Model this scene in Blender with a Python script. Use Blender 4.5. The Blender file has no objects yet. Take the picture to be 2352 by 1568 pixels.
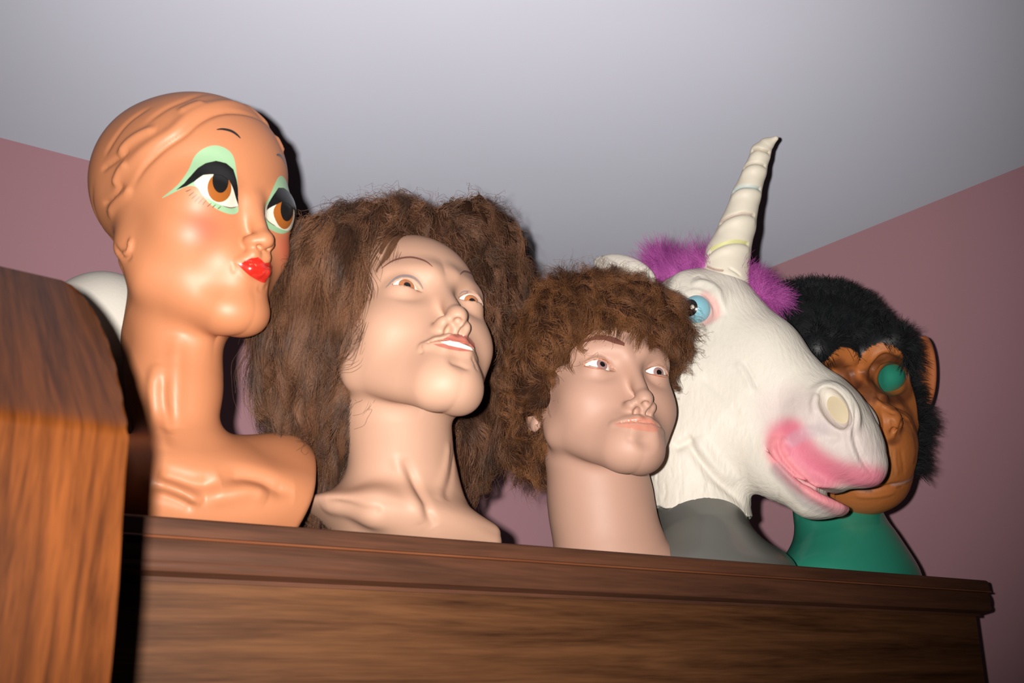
import bpy, bmesh, math, random
import numpy as np
from mathutils import Vector, Matrix
from mathutils.bvhtree import BVHTree
from mathutils.geometry import delaunay_2d_cdt

# ------------------------------------------------------------------ camera, world, light, exposure
SC = bpy.context.scene
PITCH, AZ, FPX = math.radians(17.8), math.radians(55.4), 2287.0
HD = np.array([math.cos(AZ), math.sin(AZ), 0.0])
RV = np.array([math.sin(AZ), -math.cos(AZ), 0.0])
FV = HD*math.cos(PITCH) + np.array([0, 0, math.sin(PITCH)])
UV = -HD*math.sin(PITCH) + np.array([0, 0, math.cos(PITCH)])
cd = bpy.data.cameras.new('camera'); cam = bpy.data.objects.new('camera', cd); SC.collection.objects.link(cam)
M4 = Matrix.Identity(4)
for i in range(3):
    M4[i][0] = RV[i]; M4[i][1] = UV[i]; M4[i][2] = -FV[i]
cam.matrix_world = M4
cd.sensor_width = 36.0; cd.lens = FPX/2352*36.0; cd.clip_start = 0.02
cd.dof.use_dof = True; cd.dof.focus_distance = 1.15; cd.dof.aperture_fstop = 11.0
SC.camera = cam
w = bpy.data.worlds.new('world'); SC.world = w; w.use_nodes = True
w.node_tree.nodes['Background'].inputs[0].default_value = (0.70, 0.95, 0.80, 1)
w.node_tree.nodes['Background'].inputs[1].default_value = 0.022
SC.view_settings.view_transform = 'Standard'; SC.view_settings.look = 'None'
SC.view_settings.exposure = 0.0; SC.view_settings.gamma = 1.0; SC.view_settings.use_curve_mapping = False
# the camera's own flash, a few centimetres up and left of the lens
ld = bpy.data.lights.new('flash', 'SPOT'); lo = bpy.data.objects.new('flash', ld); SC.collection.objects.link(lo)
ld.energy = 92.0; ld.color = (1.0, 0.95, 0.90); ld.shadow_soft_size = 0.008
ld.spot_size = math.radians(84); ld.spot_blend = 1.0
lp = -0.034*RV + 0.015*UV + 0.005*FV
AIM = FV + 0.08*UV - 0.04*RV
lo.location = lp; lo.rotation_euler = Vector(AIM).to_track_quat('-Z', 'Y').to_euler()

# ------------------------------------------------------------------ helpers: picture rays, meshes, tags
def ray(px, py):
    d = FV*FPX + RV*(px-1176) - UV*(py-784)
    return d/np.linalg.norm(d)
def at(px, py, y):                       # point on the pixel's line of sight at world depth y
    d = ray(px, py); return d*(y/d[1])
COL = SC.collection
def link(o, parent=None):
    COL.objects.link(o)
    if parent is not None: o.parent = parent
    return o
def tag(o, label=None, cat=None, group=None, kind=None):
    for k, v in (('label', label), ('category', cat), ('group', group), ('kind', kind)):
        if v: o[k] = v
    return o
def empty(name, loc, label, cat, group=None):
    o = bpy.data.objects.new(name, None); o.location = Vector(loc); o.empty_display_size = .05
    link(o); tag(o, label, cat, group)
    return o
def world_loc(o):
    v = Vector((0, 0, 0))
    while o is not None: v = v + Vector(o.location); o = o.parent
    return v
def mesh_obj(name, V, F, mat, parent=None, smooth=True, sharp=None):
    """V in world coordinates; the object's origin stays at its parent's (or at the mesh centre when top-level)"""
    V = np.asarray(V, dtype=np.float64)
    me = bpy.data.meshes.new(name)
    off = np.array(world_loc(parent)) if parent is not None else np.array([V[:, 0].mean(), V[:, 1].mean(), V[:, 2].min()])
    if isinstance(F, np.ndarray):
        k = F.shape[1]
        me.vertices.add(len(V)); me.vertices.foreach_set('co', (V-off).astype(np.float32).ravel())
        me.loops.add(F.size); me.loops.foreach_set('vertex_index', F.astype(np.int32).ravel())
        me.polygons.add(len(F)); me.polygons.foreach_set('loop_start', np.arange(0, F.size, k, dtype=np.int32))
        me.polygons.foreach_set('loop_total', np.full(len(F), k, np.int32)); me.update(calc_edges=True)
    else:
        me.from_pydata((V-off).tolist(), [], [list(f) for f in F]); me.update()
    if smooth:
        me.polygons.foreach_set('use_smooth', np.ones(len(me.polygons), bool))
        if sharp is not None: me.set_sharp_from_angle(angle=math.radians(sharp))
    me.materials.append(mat)
    o = bpy.data.objects.new(name, me)
    if parent is None: o.location = Vector(off)
    link(o, parent)
    return o
def box(name, lo_, hi_, mat, parent=None, bevel=0.0):
    bm = bmesh.new(); bmesh.ops.create_cube(bm, size=1)
    lo_, hi_ = Vector(lo_), Vector(hi_)
    for v in bm.verts: v.co = Vector([lo_[i] + (v.co[i]+.5)*(hi_[i]-lo_[i]) for i in range(3)])
    if bevel: bmesh.ops.bevel(bm, geom=bm.edges[:], offset=bevel, segments=2, affect='EDGES')
    bmesh.ops.recalc_face_normals(bm, faces=bm.faces)
    V = [tuple(v.co) for v in bm.verts]; F = [[v.index for v in f.verts] for f in bm.faces]
    bm.verts.ensure_lookup_table()
    o = mesh_obj(name, V, F, mat, parent, smooth=bool(bevel), sharp=40); bm.free()
    return o

# ------------------------------------------------------------------ materials
def new_mat(name):
    m = bpy.data.materials.new(name); m.use_nodes = True
    return m, m.node_tree, m.node_tree.nodes['Principled BSDF']
def s2l(c):
    return tuple(((v/255)/12.92 if v/255 <= .04045 else (((v/255)+.055)/1.055)**2.4) for v in c) + (1,)
def plain(name, rgb, rough=.5, spec=.5, coat=0, bump=None, mottle=0, sss=0, metal=0):
    """rgb: linear base colour; bump=(scale, strength, distance)"""
    m, nt, b = new_mat(name)
    b.inputs['Base Color'].default_value = tuple(rgb)+(1,); b.inputs['Roughness'].default_value = rough
    b.inputs['Specular IOR Level'].default_value = spec; b.inputs['Coat Weight'].default_value = coat
    b.inputs['Coat Roughness'].default_value = .12; b.inputs['Metallic'].default_value = metal
    tc = nt.nodes.new('ShaderNodeTexCoord')
    if bump:
        n = nt.nodes.new('ShaderNodeTexNoise'); n.inputs['Scale'].default_value = bump[0]; n.inputs['Detail'].default_value = 4
        nt.links.new(tc.outputs['Object'], n.inputs['Vector'])
        bp = nt.nodes.new('ShaderNodeBump'); bp.inputs['Strength'].default_value = bump[1]; bp.inputs['Distance'].default_value = bump[2]
        nt.links.new(n.outputs['Fac'], bp.inputs['Height']); nt.links.new(bp.outputs['Normal'], b.inputs['Normal'])
    if mottle:
        n = nt.nodes.new('ShaderNodeTexNoise'); n.inputs['Scale'].default_value = 28; n.inputs['Detail'].default_value = 5
        nt.links.new(tc.outputs['Object'], n.inputs['Vector'])
        mx = nt.nodes.new('ShaderNodeMix'); mx.data_type = 'RGBA'
        mx.inputs['A'].default_value = tuple(v*(1-mottle) for v in rgb)+(1,)
        mx.inputs['B'].default_value = tuple(min(1, v*(1+mottle)) for v in rgb)+(1,)
        nt.links.new(n.outputs['Fac'], mx.inputs['Factor']); nt.links.new(mx.outputs['Result'], b.inputs['Base Color'])
    return m
def vcol_mat(name, rough=.5, spec=.5, coat=0, bump=None, wrinkle=None):
    """base colour from the mesh attribute 'paint' (the object's own paint)"""
    m, nt, b = new_mat(name)
    b.inputs['Roughness'].default_value = rough; b.inputs['Specular IOR Level'].default_value = spec
    b.inputs['Coat Weight'].default_value = coat; b.inputs['Coat Roughness'].default_value = .12
    a = nt.nodes.new('ShaderNodeAttribute'); a.attribute_name = 'paint'
    nt.links.new(a.outputs['Color'], b.inputs['Base Color'])
    if bump:
        tc = nt.nodes.new('ShaderNodeTexCoord')
        n = nt.nodes.new('ShaderNodeTexNoise'); n.inputs['Scale'].default_value = bump[0]; n.inputs['Detail'].default_value = 4
        mp = nt.nodes.new('ShaderNodeMapping')
        if wrinkle: mp.inputs['Rotation'].default_value = wrinkle[0]; mp.inputs['Scale'].default_value = wrinkle[1]
        nt.links.new(tc.outputs['Object'], mp.inputs['Vector']); nt.links.new(mp.outputs['Vector'], n.inputs['Vector'])
        bp = nt.nodes.new('ShaderNodeBump'); bp.inputs['Strength'].default_value = bump[1]; bp.inputs['Distance'].default_value = bump[2]
        nt.links.new(n.outputs['Fac'], bp.inputs['Height']); nt.links.new(bp.outputs['Normal'], b.inputs['Normal'])
    return m
def wood(name, c1, c2, grain_axis, rough=.45, scale=1.0, coat=0.0, spec=.4, flat=None):
    m, nt, b = new_mat(name)
    tc = nt.nodes.new('ShaderNodeTexCoord'); mp = nt.nodes.new('ShaderNodeMapping')
    s = [1.0, 1.0, 1.0]; s[{'x': 0, 'y': 1, 'z': 2}[grain_axis]] = 0.055
    if flat: s['xyz'.index(flat)] = 0.0
    mp.inputs['Scale'].default_value = s
    nt.links.new(tc.outputs['Object'], mp.inputs['Vector'])
    n = nt.nodes.new('ShaderNodeTexNoise'); n.inputs['Scale'].default_value = 60*scale; n.inputs['Detail'].default_value = 7
    n.inputs['Roughness'].default_value = .62; n.inputs['Distortion'].default_value = .6
    nt.links.new(mp.outputs['Vector'], n.inputs['Vector'])
    n2 = nt.nodes.new('ShaderNodeTexNoise'); n2.inputs['Scale'].default_value = 420*scale; n2.inputs['Detail'].default_value = 3
    nt.links.new(mp.outputs['Vector'], n2.inputs['Vector'])
    ad = nt.nodes.new('ShaderNodeMath'); ad.operation = 'MULTIPLY_ADD'; ad.inputs[1].default_value = .35
    nt.links.new(n2.outputs['Fac'], ad.inputs[0]); nt.links.new(n.outputs['Fac'], ad.inputs[2])
    cr = nt.nodes.new('ShaderNodeValToRGB'); cr.color_ramp.elements[0].position = .48; cr.color_ramp.elements[1].position = .86
    cr.color_ramp.elements[0].color = tuple(c1)+(1,); cr.color_ramp.elements[1].color = tuple(c2)+(1,)
    nt.links.new(ad.outputs[0], cr.inputs['Fac']); nt.links.new(cr.outputs['Color'], b.inputs['Base Color'])
    b.inputs['Roughness'].default_value = rough; b.inputs['Coat Weight'].default_value = coat; b.inputs['Coat Roughness'].default_value = .16
    b.inputs['Specular IOR Level'].default_value = spec
    bp = nt.nodes.new('ShaderNodeBump'); bp.inputs['Strength'].default_value = .12; bp.inputs['Distance'].default_value = .002
    nt.links.new(ad.outputs[0], bp.inputs['Height']); nt.links.new(bp.outputs['Normal'], b.inputs['Normal'])
    return m
def wall_mat(name, rgb, speck):
    m, nt, b = new_mat(name)
    tc = nt.nodes.new('ShaderNodeTexCoord')
    n = nt.nodes.new('ShaderNodeTexNoise'); n.inputs['Scale'].default_value = 2.2; n.inputs['Detail'].default_value = 4
    nt.links.new(tc.outputs['Object'], n.inputs['Vector'])
    mx = nt.nodes.new('ShaderNodeMix'); mx.data_type = 'RGBA'
    mx.inputs['A'].default_value = tuple(v*.94 for v in rgb)+(1,); mx.inputs['B'].default_value = tuple(v*1.05 for v in rgb)+(1,)
    nt.links.new(n.outputs['Fac'], mx.inputs['Factor'])
    nt.links.new(mx.outputs['Result'], b.inputs['Base Color'])
    n2 = nt.nodes.new('ShaderNodeTexNoise'); n2.inputs['Scale'].default_value = 55; n2.inputs['Detail'].default_value = 5
    nt.links.new(tc.outputs['Object'], n2.inputs['Vector'])
    bp = nt.nodes.new('ShaderNodeBump'); bp.inputs['Strength'].default_value = speck; bp.inputs['Distance'].default_value = .002
    nt.links.new(n2.outputs['Fac'], bp.inputs['Height']); nt.links.new(bp.outputs['Normal'], b.inputs['Normal'])
    b.inputs['Roughness'].default_value = .85; b.inputs['Diffuse Roughness'].default_value = 1.0; b.inputs['Specular IOR Level'].default_value = .25
    return m

# ------------------------------------------------------------------ signed distance shapes and their mesher
def T(p, R, t): return (p-t) @ R         # world -> local (R columns = local axes)
def rotm(ax, ay, az):
    return np.array(Matrix.Rotation(az, 3, 'Z') @ Matrix.Rotation(ay, 3, 'Y') @ Matrix.Rotation(ax, 3, 'X'))
def ell(p, c, r, R=None):
    q = p-np.asarray(c, np.float32)
    if R is not None: q = q @ R
    r = np.asarray(r, np.float32)
    a = np.sqrt(((q/r)**2).sum(1)); b = np.sqrt(((q/(r*r))**2).sum(1))+1e-9
    return a*(a-1)/b
def sph(p, c, r): return np.sqrt(((p-np.asarray(c, np.float32))**2).sum(1))-r
def cone(p, a, b, r1, r2):
    a = np.asarray(a, np.float32); b = np.asarray(b, np.float32)
    ab = b-a; h = np.clip(((p-a) @ ab)/(ab @ ab), 0, 1)
    return np.sqrt(((p-a-h[:, None]*ab)**2).sum(1))-(r1+(r2-r1)*h)
def smin(a, b, k):
    h = np.clip(.5+.5*(b-a)/k, 0, 1); return b+(a-b)*h-k*h*(1-h)
def smax(a, b, k): return -smin(-a, -b, k)
def mirx(p): return np.column_stack([np.abs(p[:, 0]), p[:, 1], p[:, 2]])
def chain(p, pts, rs, k):
    d = None
    for i in range(len(pts)-1):
        e = cone(p, pts[i], pts[i+1], rs[i], rs[i+1]); d = e if d is None else smin(d, e, k)
    return d

def polygonise(f, lo_, hi_, h, coarse=6):
    """surface nets over a sparse fine grid"""
    lo_ = np.asarray(lo_, float); hi_ = np.asarray(hi_, float)
    n = (np.ceil((hi_-lo_)/(h*coarse)).astype(int)+1)
    H = h*coarse
    cx = [lo_[i]+H*(np.arange(n[i])+.5) for i in range(3)]
    P = np.stack(np.meshgrid(*cx, indexing='ij'), -1).reshape(-1, 3)
    fc = f(P.astype(np.float32)).reshape(n)
    near = np.abs(fc) < H*1.35
    N = n*coarse
    g = np.repeat(np.repeat(np.repeat(fc, coarse, 0), coarse, 1), coarse, 2).astype(np.float32)
    mk = np.repeat(np.repeat(np.repeat(near, coarse, 0), coarse, 1), coarse, 2)
    I = np.argwhere(mk)
    fx = lo_+h*(I+.5)
    vals = np.empty(len(I), np.float32)
    for s in range(0, len(I), 400000): vals[s:s+400000] = f(fx[s:s+400000].astype(np.float32))
    g[mk] = vals
    S = g < 0
    c = [S[i:N[0]-1+i, j:N[1]-1+j, k:N[2]-1+k] for i in (0, 1) for j in (0, 1) for k in (0, 1)]
    cnt = sum(x.astype(np.int8) for x in c)
    act = (cnt > 0) & (cnt < 8)
    A = np.argwhere(act)
    idx = np.full(act.shape, -1, np.int64); idx[tuple(A.T)] = np.arange(len(A))
    acc = np.zeros((len(A), 3)); m = np.zeros(len(A))
    offs = [(i, j, k) for i in (0, 1) for j in (0, 1) for k in (0, 1)]
    cv = [g[A[:, 0]+o[0], A[:, 1]+o[1], A[:, 2]+o[2]] for o in offs]
    for a in range(8):
        for b in range(a+1, 8):
            oa, ob = np.array(offs[a]), np.array(offs[b])
            if np.abs(oa-ob).sum() != 1: continue
            x = (cv[a] < 0) != (cv[b] < 0)
            t = np.where(x, cv[a]/np.where(x, cv[a]-cv[b], 1), 0)
            acc += x[:, None]*(oa+t[:, None]*(ob-oa)); m += x
    V = lo_+h*(A+.5+acc/m[:, None])
    Q = []
    for ax in range(3):
        u, v = [(1, 2), (2, 0), (0, 1)][ax]
        s0 = [slice(0, N[i]-1) for i in range(3)]
        s1 = list(s0); s1[ax] = slice(1, N[ax])
        E = S[tuple(s0)] != S[tuple(s1)]
        I2 = np.argwhere(E); ok = (I2[:, u] > 0) & (I2[:, v] > 0); I2 = I2[ok]
        du = np.zeros(3, int); du[u] = 1; dv = np.zeros(3, int); dv[v] = 1
        q = np.stack([idx[tuple((I2-du-dv).T)], idx[tuple((I2-dv).T)], idx[tuple(I2.T)], idx[tuple((I2-du).T)]], 1)
        flip = ~S[tuple(I2.T)]
        q[flip] = q[flip][:, ::-1]
        Q.append(q[(q >= 0).all(1)])
    F = np.concatenate(Q)
    e = h*.25
    for it in range(2):                                        # pull vertices onto the true surface
        d = f(V.astype(np.float32)); G = np.stack([f((V+np.eye(3)[i]*e).astype(np.float32))-d for i in range(3)], 1)/e
        gn = (G**2).sum(1)+1e-6; st = -(d/np.maximum(gn, .3))[:, None]*G
        l = np.linalg.norm(st, axis=1)+1e-9; st *= np.minimum(1, h*.8/l)[:, None]
        V = V+st
    return V, F

class Surf:
    """a sculpted surface with its ray-caster, stroke sculpting and conforming paint patches"""
    def __init__(s, V, F): s.V, s.F = V, F; s.refresh()
    def refresh(s):
        s.bvh = BVHTree.FromPolygons(s.V.tolist(), s.F.tolist())
        a, b, c, d = [s.V[s.F[:, i]] for i in range(4)]
        fn = np.cross(c-a, d-b); N = np.zeros_like(s.V)
        for i in range(4): np.add.at(N, s.F[:, i], fn)
        s.N = N/(np.linalg.norm(N, axis=1)[:, None]+1e-12)
    def px(s, x, y, spread=160):
        for k in range(spread):                                # nearest direction that hits, for points just off the outline
            r = k*.8
            for a in range(1 if k == 0 else 8):
                d = ray(x+r*math.cos(a*math.pi/4), y+r*math.sin(a*math.pi/4))
                h = s.bvh.ray_cast(Vector((0, 0, 0)), Vector(d))
                if h[0] is not None: return np.array(h[0])
        raise ValueError('off surface %s %s' % (x, y))
    def pxs(s, pts): return np.array([s.px(*p) for p in pts])
    def stroke(s, P, w_, amp, taper=True):
        """raise (amp>0) or groove (amp<0) the surface along a 3-D polyline"""
        P = np.asarray(P)
        if len(P) > 2: P = smooth_line(P, 4)
        lo_, hi_ = P.min(0)-3*w_, P.max(0)+3*w_
        m = np.where(((s.V > lo_) & (s.V < hi_)).all(1))[0]
        if not len(m): return
        q = s.V[m]; best = np.full(len(m), 1e9); tt = np.zeros(len(m)); n = len(P)-1
        for i in range(n):
            a, b = P[i], P[i+1]; ab = b-a; h = np.clip(((q-a) @ ab)/(ab @ ab+1e-12), 0, 1)
            d = np.linalg.norm(q-a-h[:, None]*ab, axis=1); k = d < best
            best[k] = d[k]; tt[k] = (i+h[k])/n
        f = amp*np.exp(-(best/w_)**2)
        if taper: f *= np.clip(np.sin(np.pi*np.clip(tt, .02, .98))*1.6, 0, 1)
        s.V[m] += s.N[m]*f[:, None]
    def px_stroke(s, pts, w_, amp, taper=True): s.stroke(s.pxs(pts), w_, amp, taper)
    def patch(s, P3, C, off, step=.0012):
        """conforming patch inside the closed 3-D outline P3, parametrised by directions from centre C"""
        P3 = np.asarray(P3); C = np.asarray(C)
        m = P3.mean(0)-C; ez = m/np.linalg.norm(m); ex = np.cross([0, 0, 1.0], ez); ex /= np.linalg.norm(ex); ey = np.cross(ez, ex)
        D = P3-C; z = D @ ez; uv = np.stack([D @ ex/z, D @ ey/z], 1)
        st = step/np.linalg.norm(m)
        ring = []
        for i in range(len(uv)):
            a, b = uv[i], uv[(i+1) % len(uv)]; k = max(1, int(np.linalg.norm(b-a)/st))
            for j in range(k): ring.append(a+(b-a)*j/k)
        ring = np.array(ring)
        g = np.stack(np.meshgrid(np.arange(uv[:, 0].min(), uv[:, 0].max(), st), np.arange(uv[:, 1].min(), uv[:, 1].max(), st)), -1).reshape(-1, 2)
        g = g[inside(g, ring)]
        if len(g):
            dm = np.min(((g[:, None]-ring[None])**2).sum(2), axis=1) if len(g)*len(ring) < 6e6 else np.full(len(g), 1)
            g = g[dm > (st*.35)**2]
        vs = [Vector(p) for p in np.concatenate([ring, g])]
        n = len(ring)
        r = delaunay_2d_cdt(vs, [], [list(range(n))], 1, 1e-7)
        out = []
        for v in r[0]:
            d = ez+ex*v[0]+ey*v[1]; d = d/np.linalg.norm(d)
            L = np.linalg.norm(m)/ (d @ ez) * 1.0
            h = s.bvh.ray_cast(Vector(C+d*(L+.04)), Vector(-d), .08)
            if h[0] is None: h = s.bvh.find_nearest(Vector(C+d*L))
            nn = np.array(h[1]); 
            if nn @ d < 0: nn = -nn
            out.append(np.array(h[0])+nn*off)
        F = []
        out = np.array(out)
        for f in r[2]:
            a, b, c = out[f[0]], out[f[1]], out[f[2]]
            F.append(list(f) if np.cross(b-a, c-a) @ (a-C) > 0 else list(f)[::-1])
        return out, F
def inside(g, ring):
    x, y = g[:, 0], g[:, 1]; c = np.zeros(len(g), bool); n = len(ring)
    for i in range(n):
        x1, y1 = ring[i]; x2, y2 = ring[(i+1) % n]
        k = ((y1 > y) != (y2 > y)) & (x < (x2-x1)*(y-y1)/(y2-y1+1e-15)+x1); c ^= k
    return c
def smooth_line(P, k):
    P = np.asarray(P, float); n = len(P); out = []
    for i in range(n-1):
        p0, p1, p2, p3 = P[max(i-1, 0)], P[i], P[i+1], P[min(i+2, n-1)]
        for j in range(k):
            t = j/k; out.append(.5*((2*p1)+(-p0+p2)*t+(2*p0-5*p1+4*p2-p3)*t*t+(-p0+3*p1-3*p2+p3)*t**3))
    out.append(P[-1]); return np.array(out)
def smooth_loop(P, k):
    P = np.asarray(P, float); n = len(P); out = []
    for i in range(n):
        p0, p1, p2, p3 = P[i-1], P[i], P[(i+1) % n], P[(i+2) % n]
        for j in range(k):
            t = j/k; out.append(.5*((2*p1)+(-p0+p2)*t+(2*p0-5*p1+4*p2-p3)*t*t+(-p0+3*p1-3*p2+p3)*t**3))
    return np.array(out)
def ribbon(L, w0, w1=None):
    """closed px outline of a brush stroke along px polyline L, widest in the middle"""
    L = smooth_line(L, 5); n = len(L); d = np.gradient(L, axis=0); d /= np.linalg.norm(d, axis=1)[:, None]+1e-9
    nn = np.stack([-d[:, 1], d[:, 0]], 1); t = np.linspace(0, 1, n)
    if w1 is None: wd = w0*np.sin(np.pi*np.clip(t*.96+.02, 0, 1))**.6
    else: wd = w0+(w1-w0)*t
    return np.concatenate([L+nn*wd[:, None]/2, (L-nn*wd[:, None]/2)[::-1]])

# ------------------------------------------------------------------ hair strands
def hair(name, strands, mat, parent, radius=.0001, tip=.35):
    hc = bpy.data.hair_curves.new(name)
    hc.add_curves([len(s_) for s_ in strands])
    off = np.array(world_loc(parent))
    P = np.concatenate(strands)-off
    hc.attributes['position'].data.foreach_set('vector', P.astype(np.float32).ravel())
    R = np.concatenate([radius*np.linspace(1, tip, len(s_)) for s_ in strands]).astype(np.float32)
    ra = hc.attributes.get('radius') or hc.attributes.new('radius', 'FLOAT', 'POINT')
    ra.data.foreach_set('value', R)
    hc.materials.append(mat)
    o = bpy.data.objects.new(name, hc); link(o, parent); o['kind'] = 'stuff'
    return o
def hair_mat(name, c1, c2, rough=.45, spec=.35):
    m, nt, b = new_mat(name)
    hi = nt.nodes.new('ShaderNodeHairInfo'); tc = nt.nodes.new('ShaderNodeTexCoord')
    n = nt.nodes.new('ShaderNodeTexNoise'); n.inputs['Scale'].default_value = 45; n.inputs['Detail'].default_value = 2
    mp = nt.nodes.new('ShaderNodeMapping'); mp.inputs['Scale'].default_value = (1, 1, .4)
    nt.links.new(tc.outputs['Object'], mp.inputs['Vector']); nt.links.new(mp.outputs['Vector'], n.inputs['Vector'])
    ad = nt.nodes.new('ShaderNodeMath'); ad.operation = 'MULTIPLY_ADD'; ad.inputs[1].default_value = .45
    sb = nt.nodes.new('ShaderNodeMath'); sb.operation = 'MULTIPLY_ADD'; sb.inputs[1].default_value = 2.6; sb.inputs[2].default_value = -1.05
    nt.links.new(n.outputs['Fac'], sb.inputs[0]); nt.links.new(hi.outputs['Random'], ad.inputs[0]); nt.links.new(sb.outputs[0], ad.inputs[2])
    cr = nt.nodes.new('ShaderNodeValToRGB'); cr.color_ramp.elements[0].color = tuple(c1)+(1,); cr.color_ramp.elements[1].color = tuple(c2)+(1,)
    nt.links.new(ad.outputs[0], cr.inputs['Fac']); nt.links.new(cr.outputs['Color'], b.inputs['Base Color'])
    b.inputs['Roughness'].default_value = rough; b.inputs['Specular IOR Level'].default_value = spec
    return m

# ------------------------------------------------------------------ the setting
YW, XW, ZC, ZF = 1.42, 1.367, 0.694, -1.75        # back wall, right wall, ceiling, floor (camera at the origin)
Y0, ZT = 0.70, 0.0945                              # wardrobe front plane, wardrobe top
m_wall = wall_mat('pink_wall_paint', (.42, .235, .27), .12)
m_ceil = wall_mat('ceiling_paint', (.41, .42, .49), .10)
m_floor = wood('floor_boards', (.10, .055, .03), (.20, .12, .07), 'y')
tag(box('floor', (-4.0, -4.0, ZF-.05), (XW, YW, ZF), m_floor), kind='structure')
tag(box('ceiling', (-4.1, -4.1, ZC), (XW+.1, YW+.1, ZC+.08), m_ceil), kind='structure')
tag(box('wall_back', (-4.0, YW, ZF), (XW+.1, YW+.1, ZC), m_wall), kind='structure')
tag(box('wall_right', (XW, -4.0, ZF), (XW+.1, YW, ZC), m_wall), kind='structure')

# wardrobe: carcass with a cornice moulding swept round the front and the right side
m_ward = wood('wardrobe_veneer', (.030, .010, .0035), (.105, .042, .016), 'x', rough=.55, scale=.9, spec=.2)
m_corn = wood('wardrobe_cornice_wood', (.038, .015, .008), (.085, .032, .016), 'x', rough=.6, scale=.9, spec=.2)
m_edge = wood('cornice_bead_wood', (.10, .03, .012), (.17, .06, .025), 'x', rough=.4)
WX0, WX1, WY1 = -.25, 1.178, 1.25
ward = empty('wardrobe', ((WX0+WX1)/2, (Y0+WY1)/2, ZF), 'dark brown wooden wardrobe with moulded top edge, carrying the row of heads', 'wardrobe')
box('carcass', (WX0, Y0+.012, ZF+.06), (WX1, WY1, ZT-.004), m_ward, ward, bevel=.002)
box('plinth', (WX0+.02, Y0+.04, ZF), (WX1-.02, WY1-.01, ZF+.06), m_corn, ward)
def sweep(name, prof, mat, parent):
    """prof: list of (out, z); path = front edge from left, mitred at the right front corner, back along the side"""
    V = []; n = len(prof)
    for st in range(3):
        for o_, z in prof:
            if st == 0: V.append((WX0, Y0+.012-o_, z))
            elif st == 1: V.append((WX1+o_, Y0+.012-o_, z))
            else: V.append((WX1+o_, WY1, z))
    F = []
    for st in range(2):
        for i in range(n-1): F.append((st*n+i, st*n+i+1, (st+1)*n+i+1, (st+1)*n+i))
        F.append((st*n+n-1, st*n, (st+1)*n, (st+1)*n+n-1))
    F.append(tuple(range(n))[::-1]); F.append(tuple(range(2*n, 3*n)))
    return mesh_obj(name, V, F, mat, parent, sharp=28)
def arc(cx, cz, rx, rz, a0, a1, n=7):
    return [(cx+rx*math.cos(math.radians(a0+(a1-a0)*i/(n-1))), cz+rz*math.sin(math.radians(a0+(a1-a0)*i/(n-1)))) for i in range(n)]
sweep('cornice', [(-.012, ZT), (.010, ZT)] + arc(.010, ZT-.003, .003, .003, 90, 0, 4) + [(.0135, ZT-.0125), (-.012, ZT-.0125)], m_corn, ward)
sweep('bead', [(-.010, ZT-.0125)] + arc(.0125, ZT-.0138, .0024, .0013, 90, -90, 7) + [(-.010, ZT-.0151)], m_edge, ward)
sweep('frieze', [(-.010, ZT-.0151), (.0112, ZT-.0151)] + [(.0125, ZT-.019), (.0130, ZT-.024), (.0125, ZT-.029)] + arc(.0095, ZT-.0325, .0035, .0045, 40, -90, 5) + [(.003, ZT-.0395), (.003, ZT-.0425), (-.010, ZT-.0425)], m_corn, ward)

# tall panel standing close to the lens on the left: flat face, rolled-back top, rounded corner
m_pan = wood('panel_veneer', (.020, .005, .001), (.080, .022, .0045), 'z', rough=.55, scale=2.6, spec=.02, coat=.3, flat='y')
PY = .46
OUT = [(-160, 575), (-60, 598), (0, 610), (60, 618), (110, 630), (155, 650), (190, 682), (218, 722), (243, 778), (262, 840), (277, 910), (288, 975), (292, 1035), (287, 1090), (276, 1250), (262, 1420), (248, 1568), (230, 1760)]
def panel_depth(z):                                # flat below ZK, bending away above it
    ZK = .083*.46/.40
    if z <= ZK: return PY
    d = z-ZK
    return PY + (d*d*1.45/.02 if d < .01 else (d-.005)*1.45)
pts = smooth_line(OUT, 5)
def on_panel(px, py):
    d = ray(px, py); y = PY
    for _ in range(60): y = .5*y+.5*panel_depth(d[2]/d[1]*y)
    return d*(y/d[1])
E3 = np.array([on_panel(*p) for p in pts])
zlow = E3[-1][2]
E3 = np.vstack([E3, [E3[-1][0]-.06, PY, -.9], [E3[-1][0]-.06, PY, ZF]])
# grid the outline by height so that the face is a clean surface with thickness
zs = np.concatenate([np.linspace(E3[0][2], .110, 24), [.1055, .1025, .1000, .0978, .0965, .0955, .08, .06, .03, 0, -.03, -.06, -.1, -.3, -.7, -1.2, ZF]])
kk = np.argsort(E3[:, 2]); xr = np.interp(zs, E3[kk, 2], E3[kk, 0])
V = []; F = []; NX = 14; TH = .020; x_left = -.42
for side in (0, 1):
    for z, xe in zip(zs, xr):
        zz = min(z, E3[0][2])
        y = panel_depth(z)
        for j in range(NX+1):
            t = j/NX; x = x_left+(xe-x_left)*(1-(1-t)**1.6)
            V.append((x, y+side*TH, z))
nz = len(zs)
for side in (0, 1):
    for i in range(nz-1):
        for j in range(NX):
            a = side*nz*(NX+1)+i*(NX+1)+j; q = (a, a+1, a+NX+2, a+NX+1)
            F.append(q[::-1] if side == 0 else q)
H_ = nz*(NX+1)
for i in range(nz-1):
    a = i*(NX+1)+NX; F.append((a, a+H_, a+H_+NX+1, a+NX+1)); a = i*(NX+1); F.append((a, a+NX+1, a+H_+NX+1, a+H_))
for j in range(NX): F.append((j, j+H_, j+1+H_, j+1)); a = (nz-1)*(NX+1)+j; F.append((a, a+1, a+1+H_, a+H_))
pan = empty('wooden_panel', (-.15, PY, ZF), 'orange-brown wooden panel with rounded top corner, blurred and close at the left edge', 'wood panel')
fo = mesh_obj('board', V, F, m_pan, pan, sharp=50)
fo.data.validate()
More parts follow.
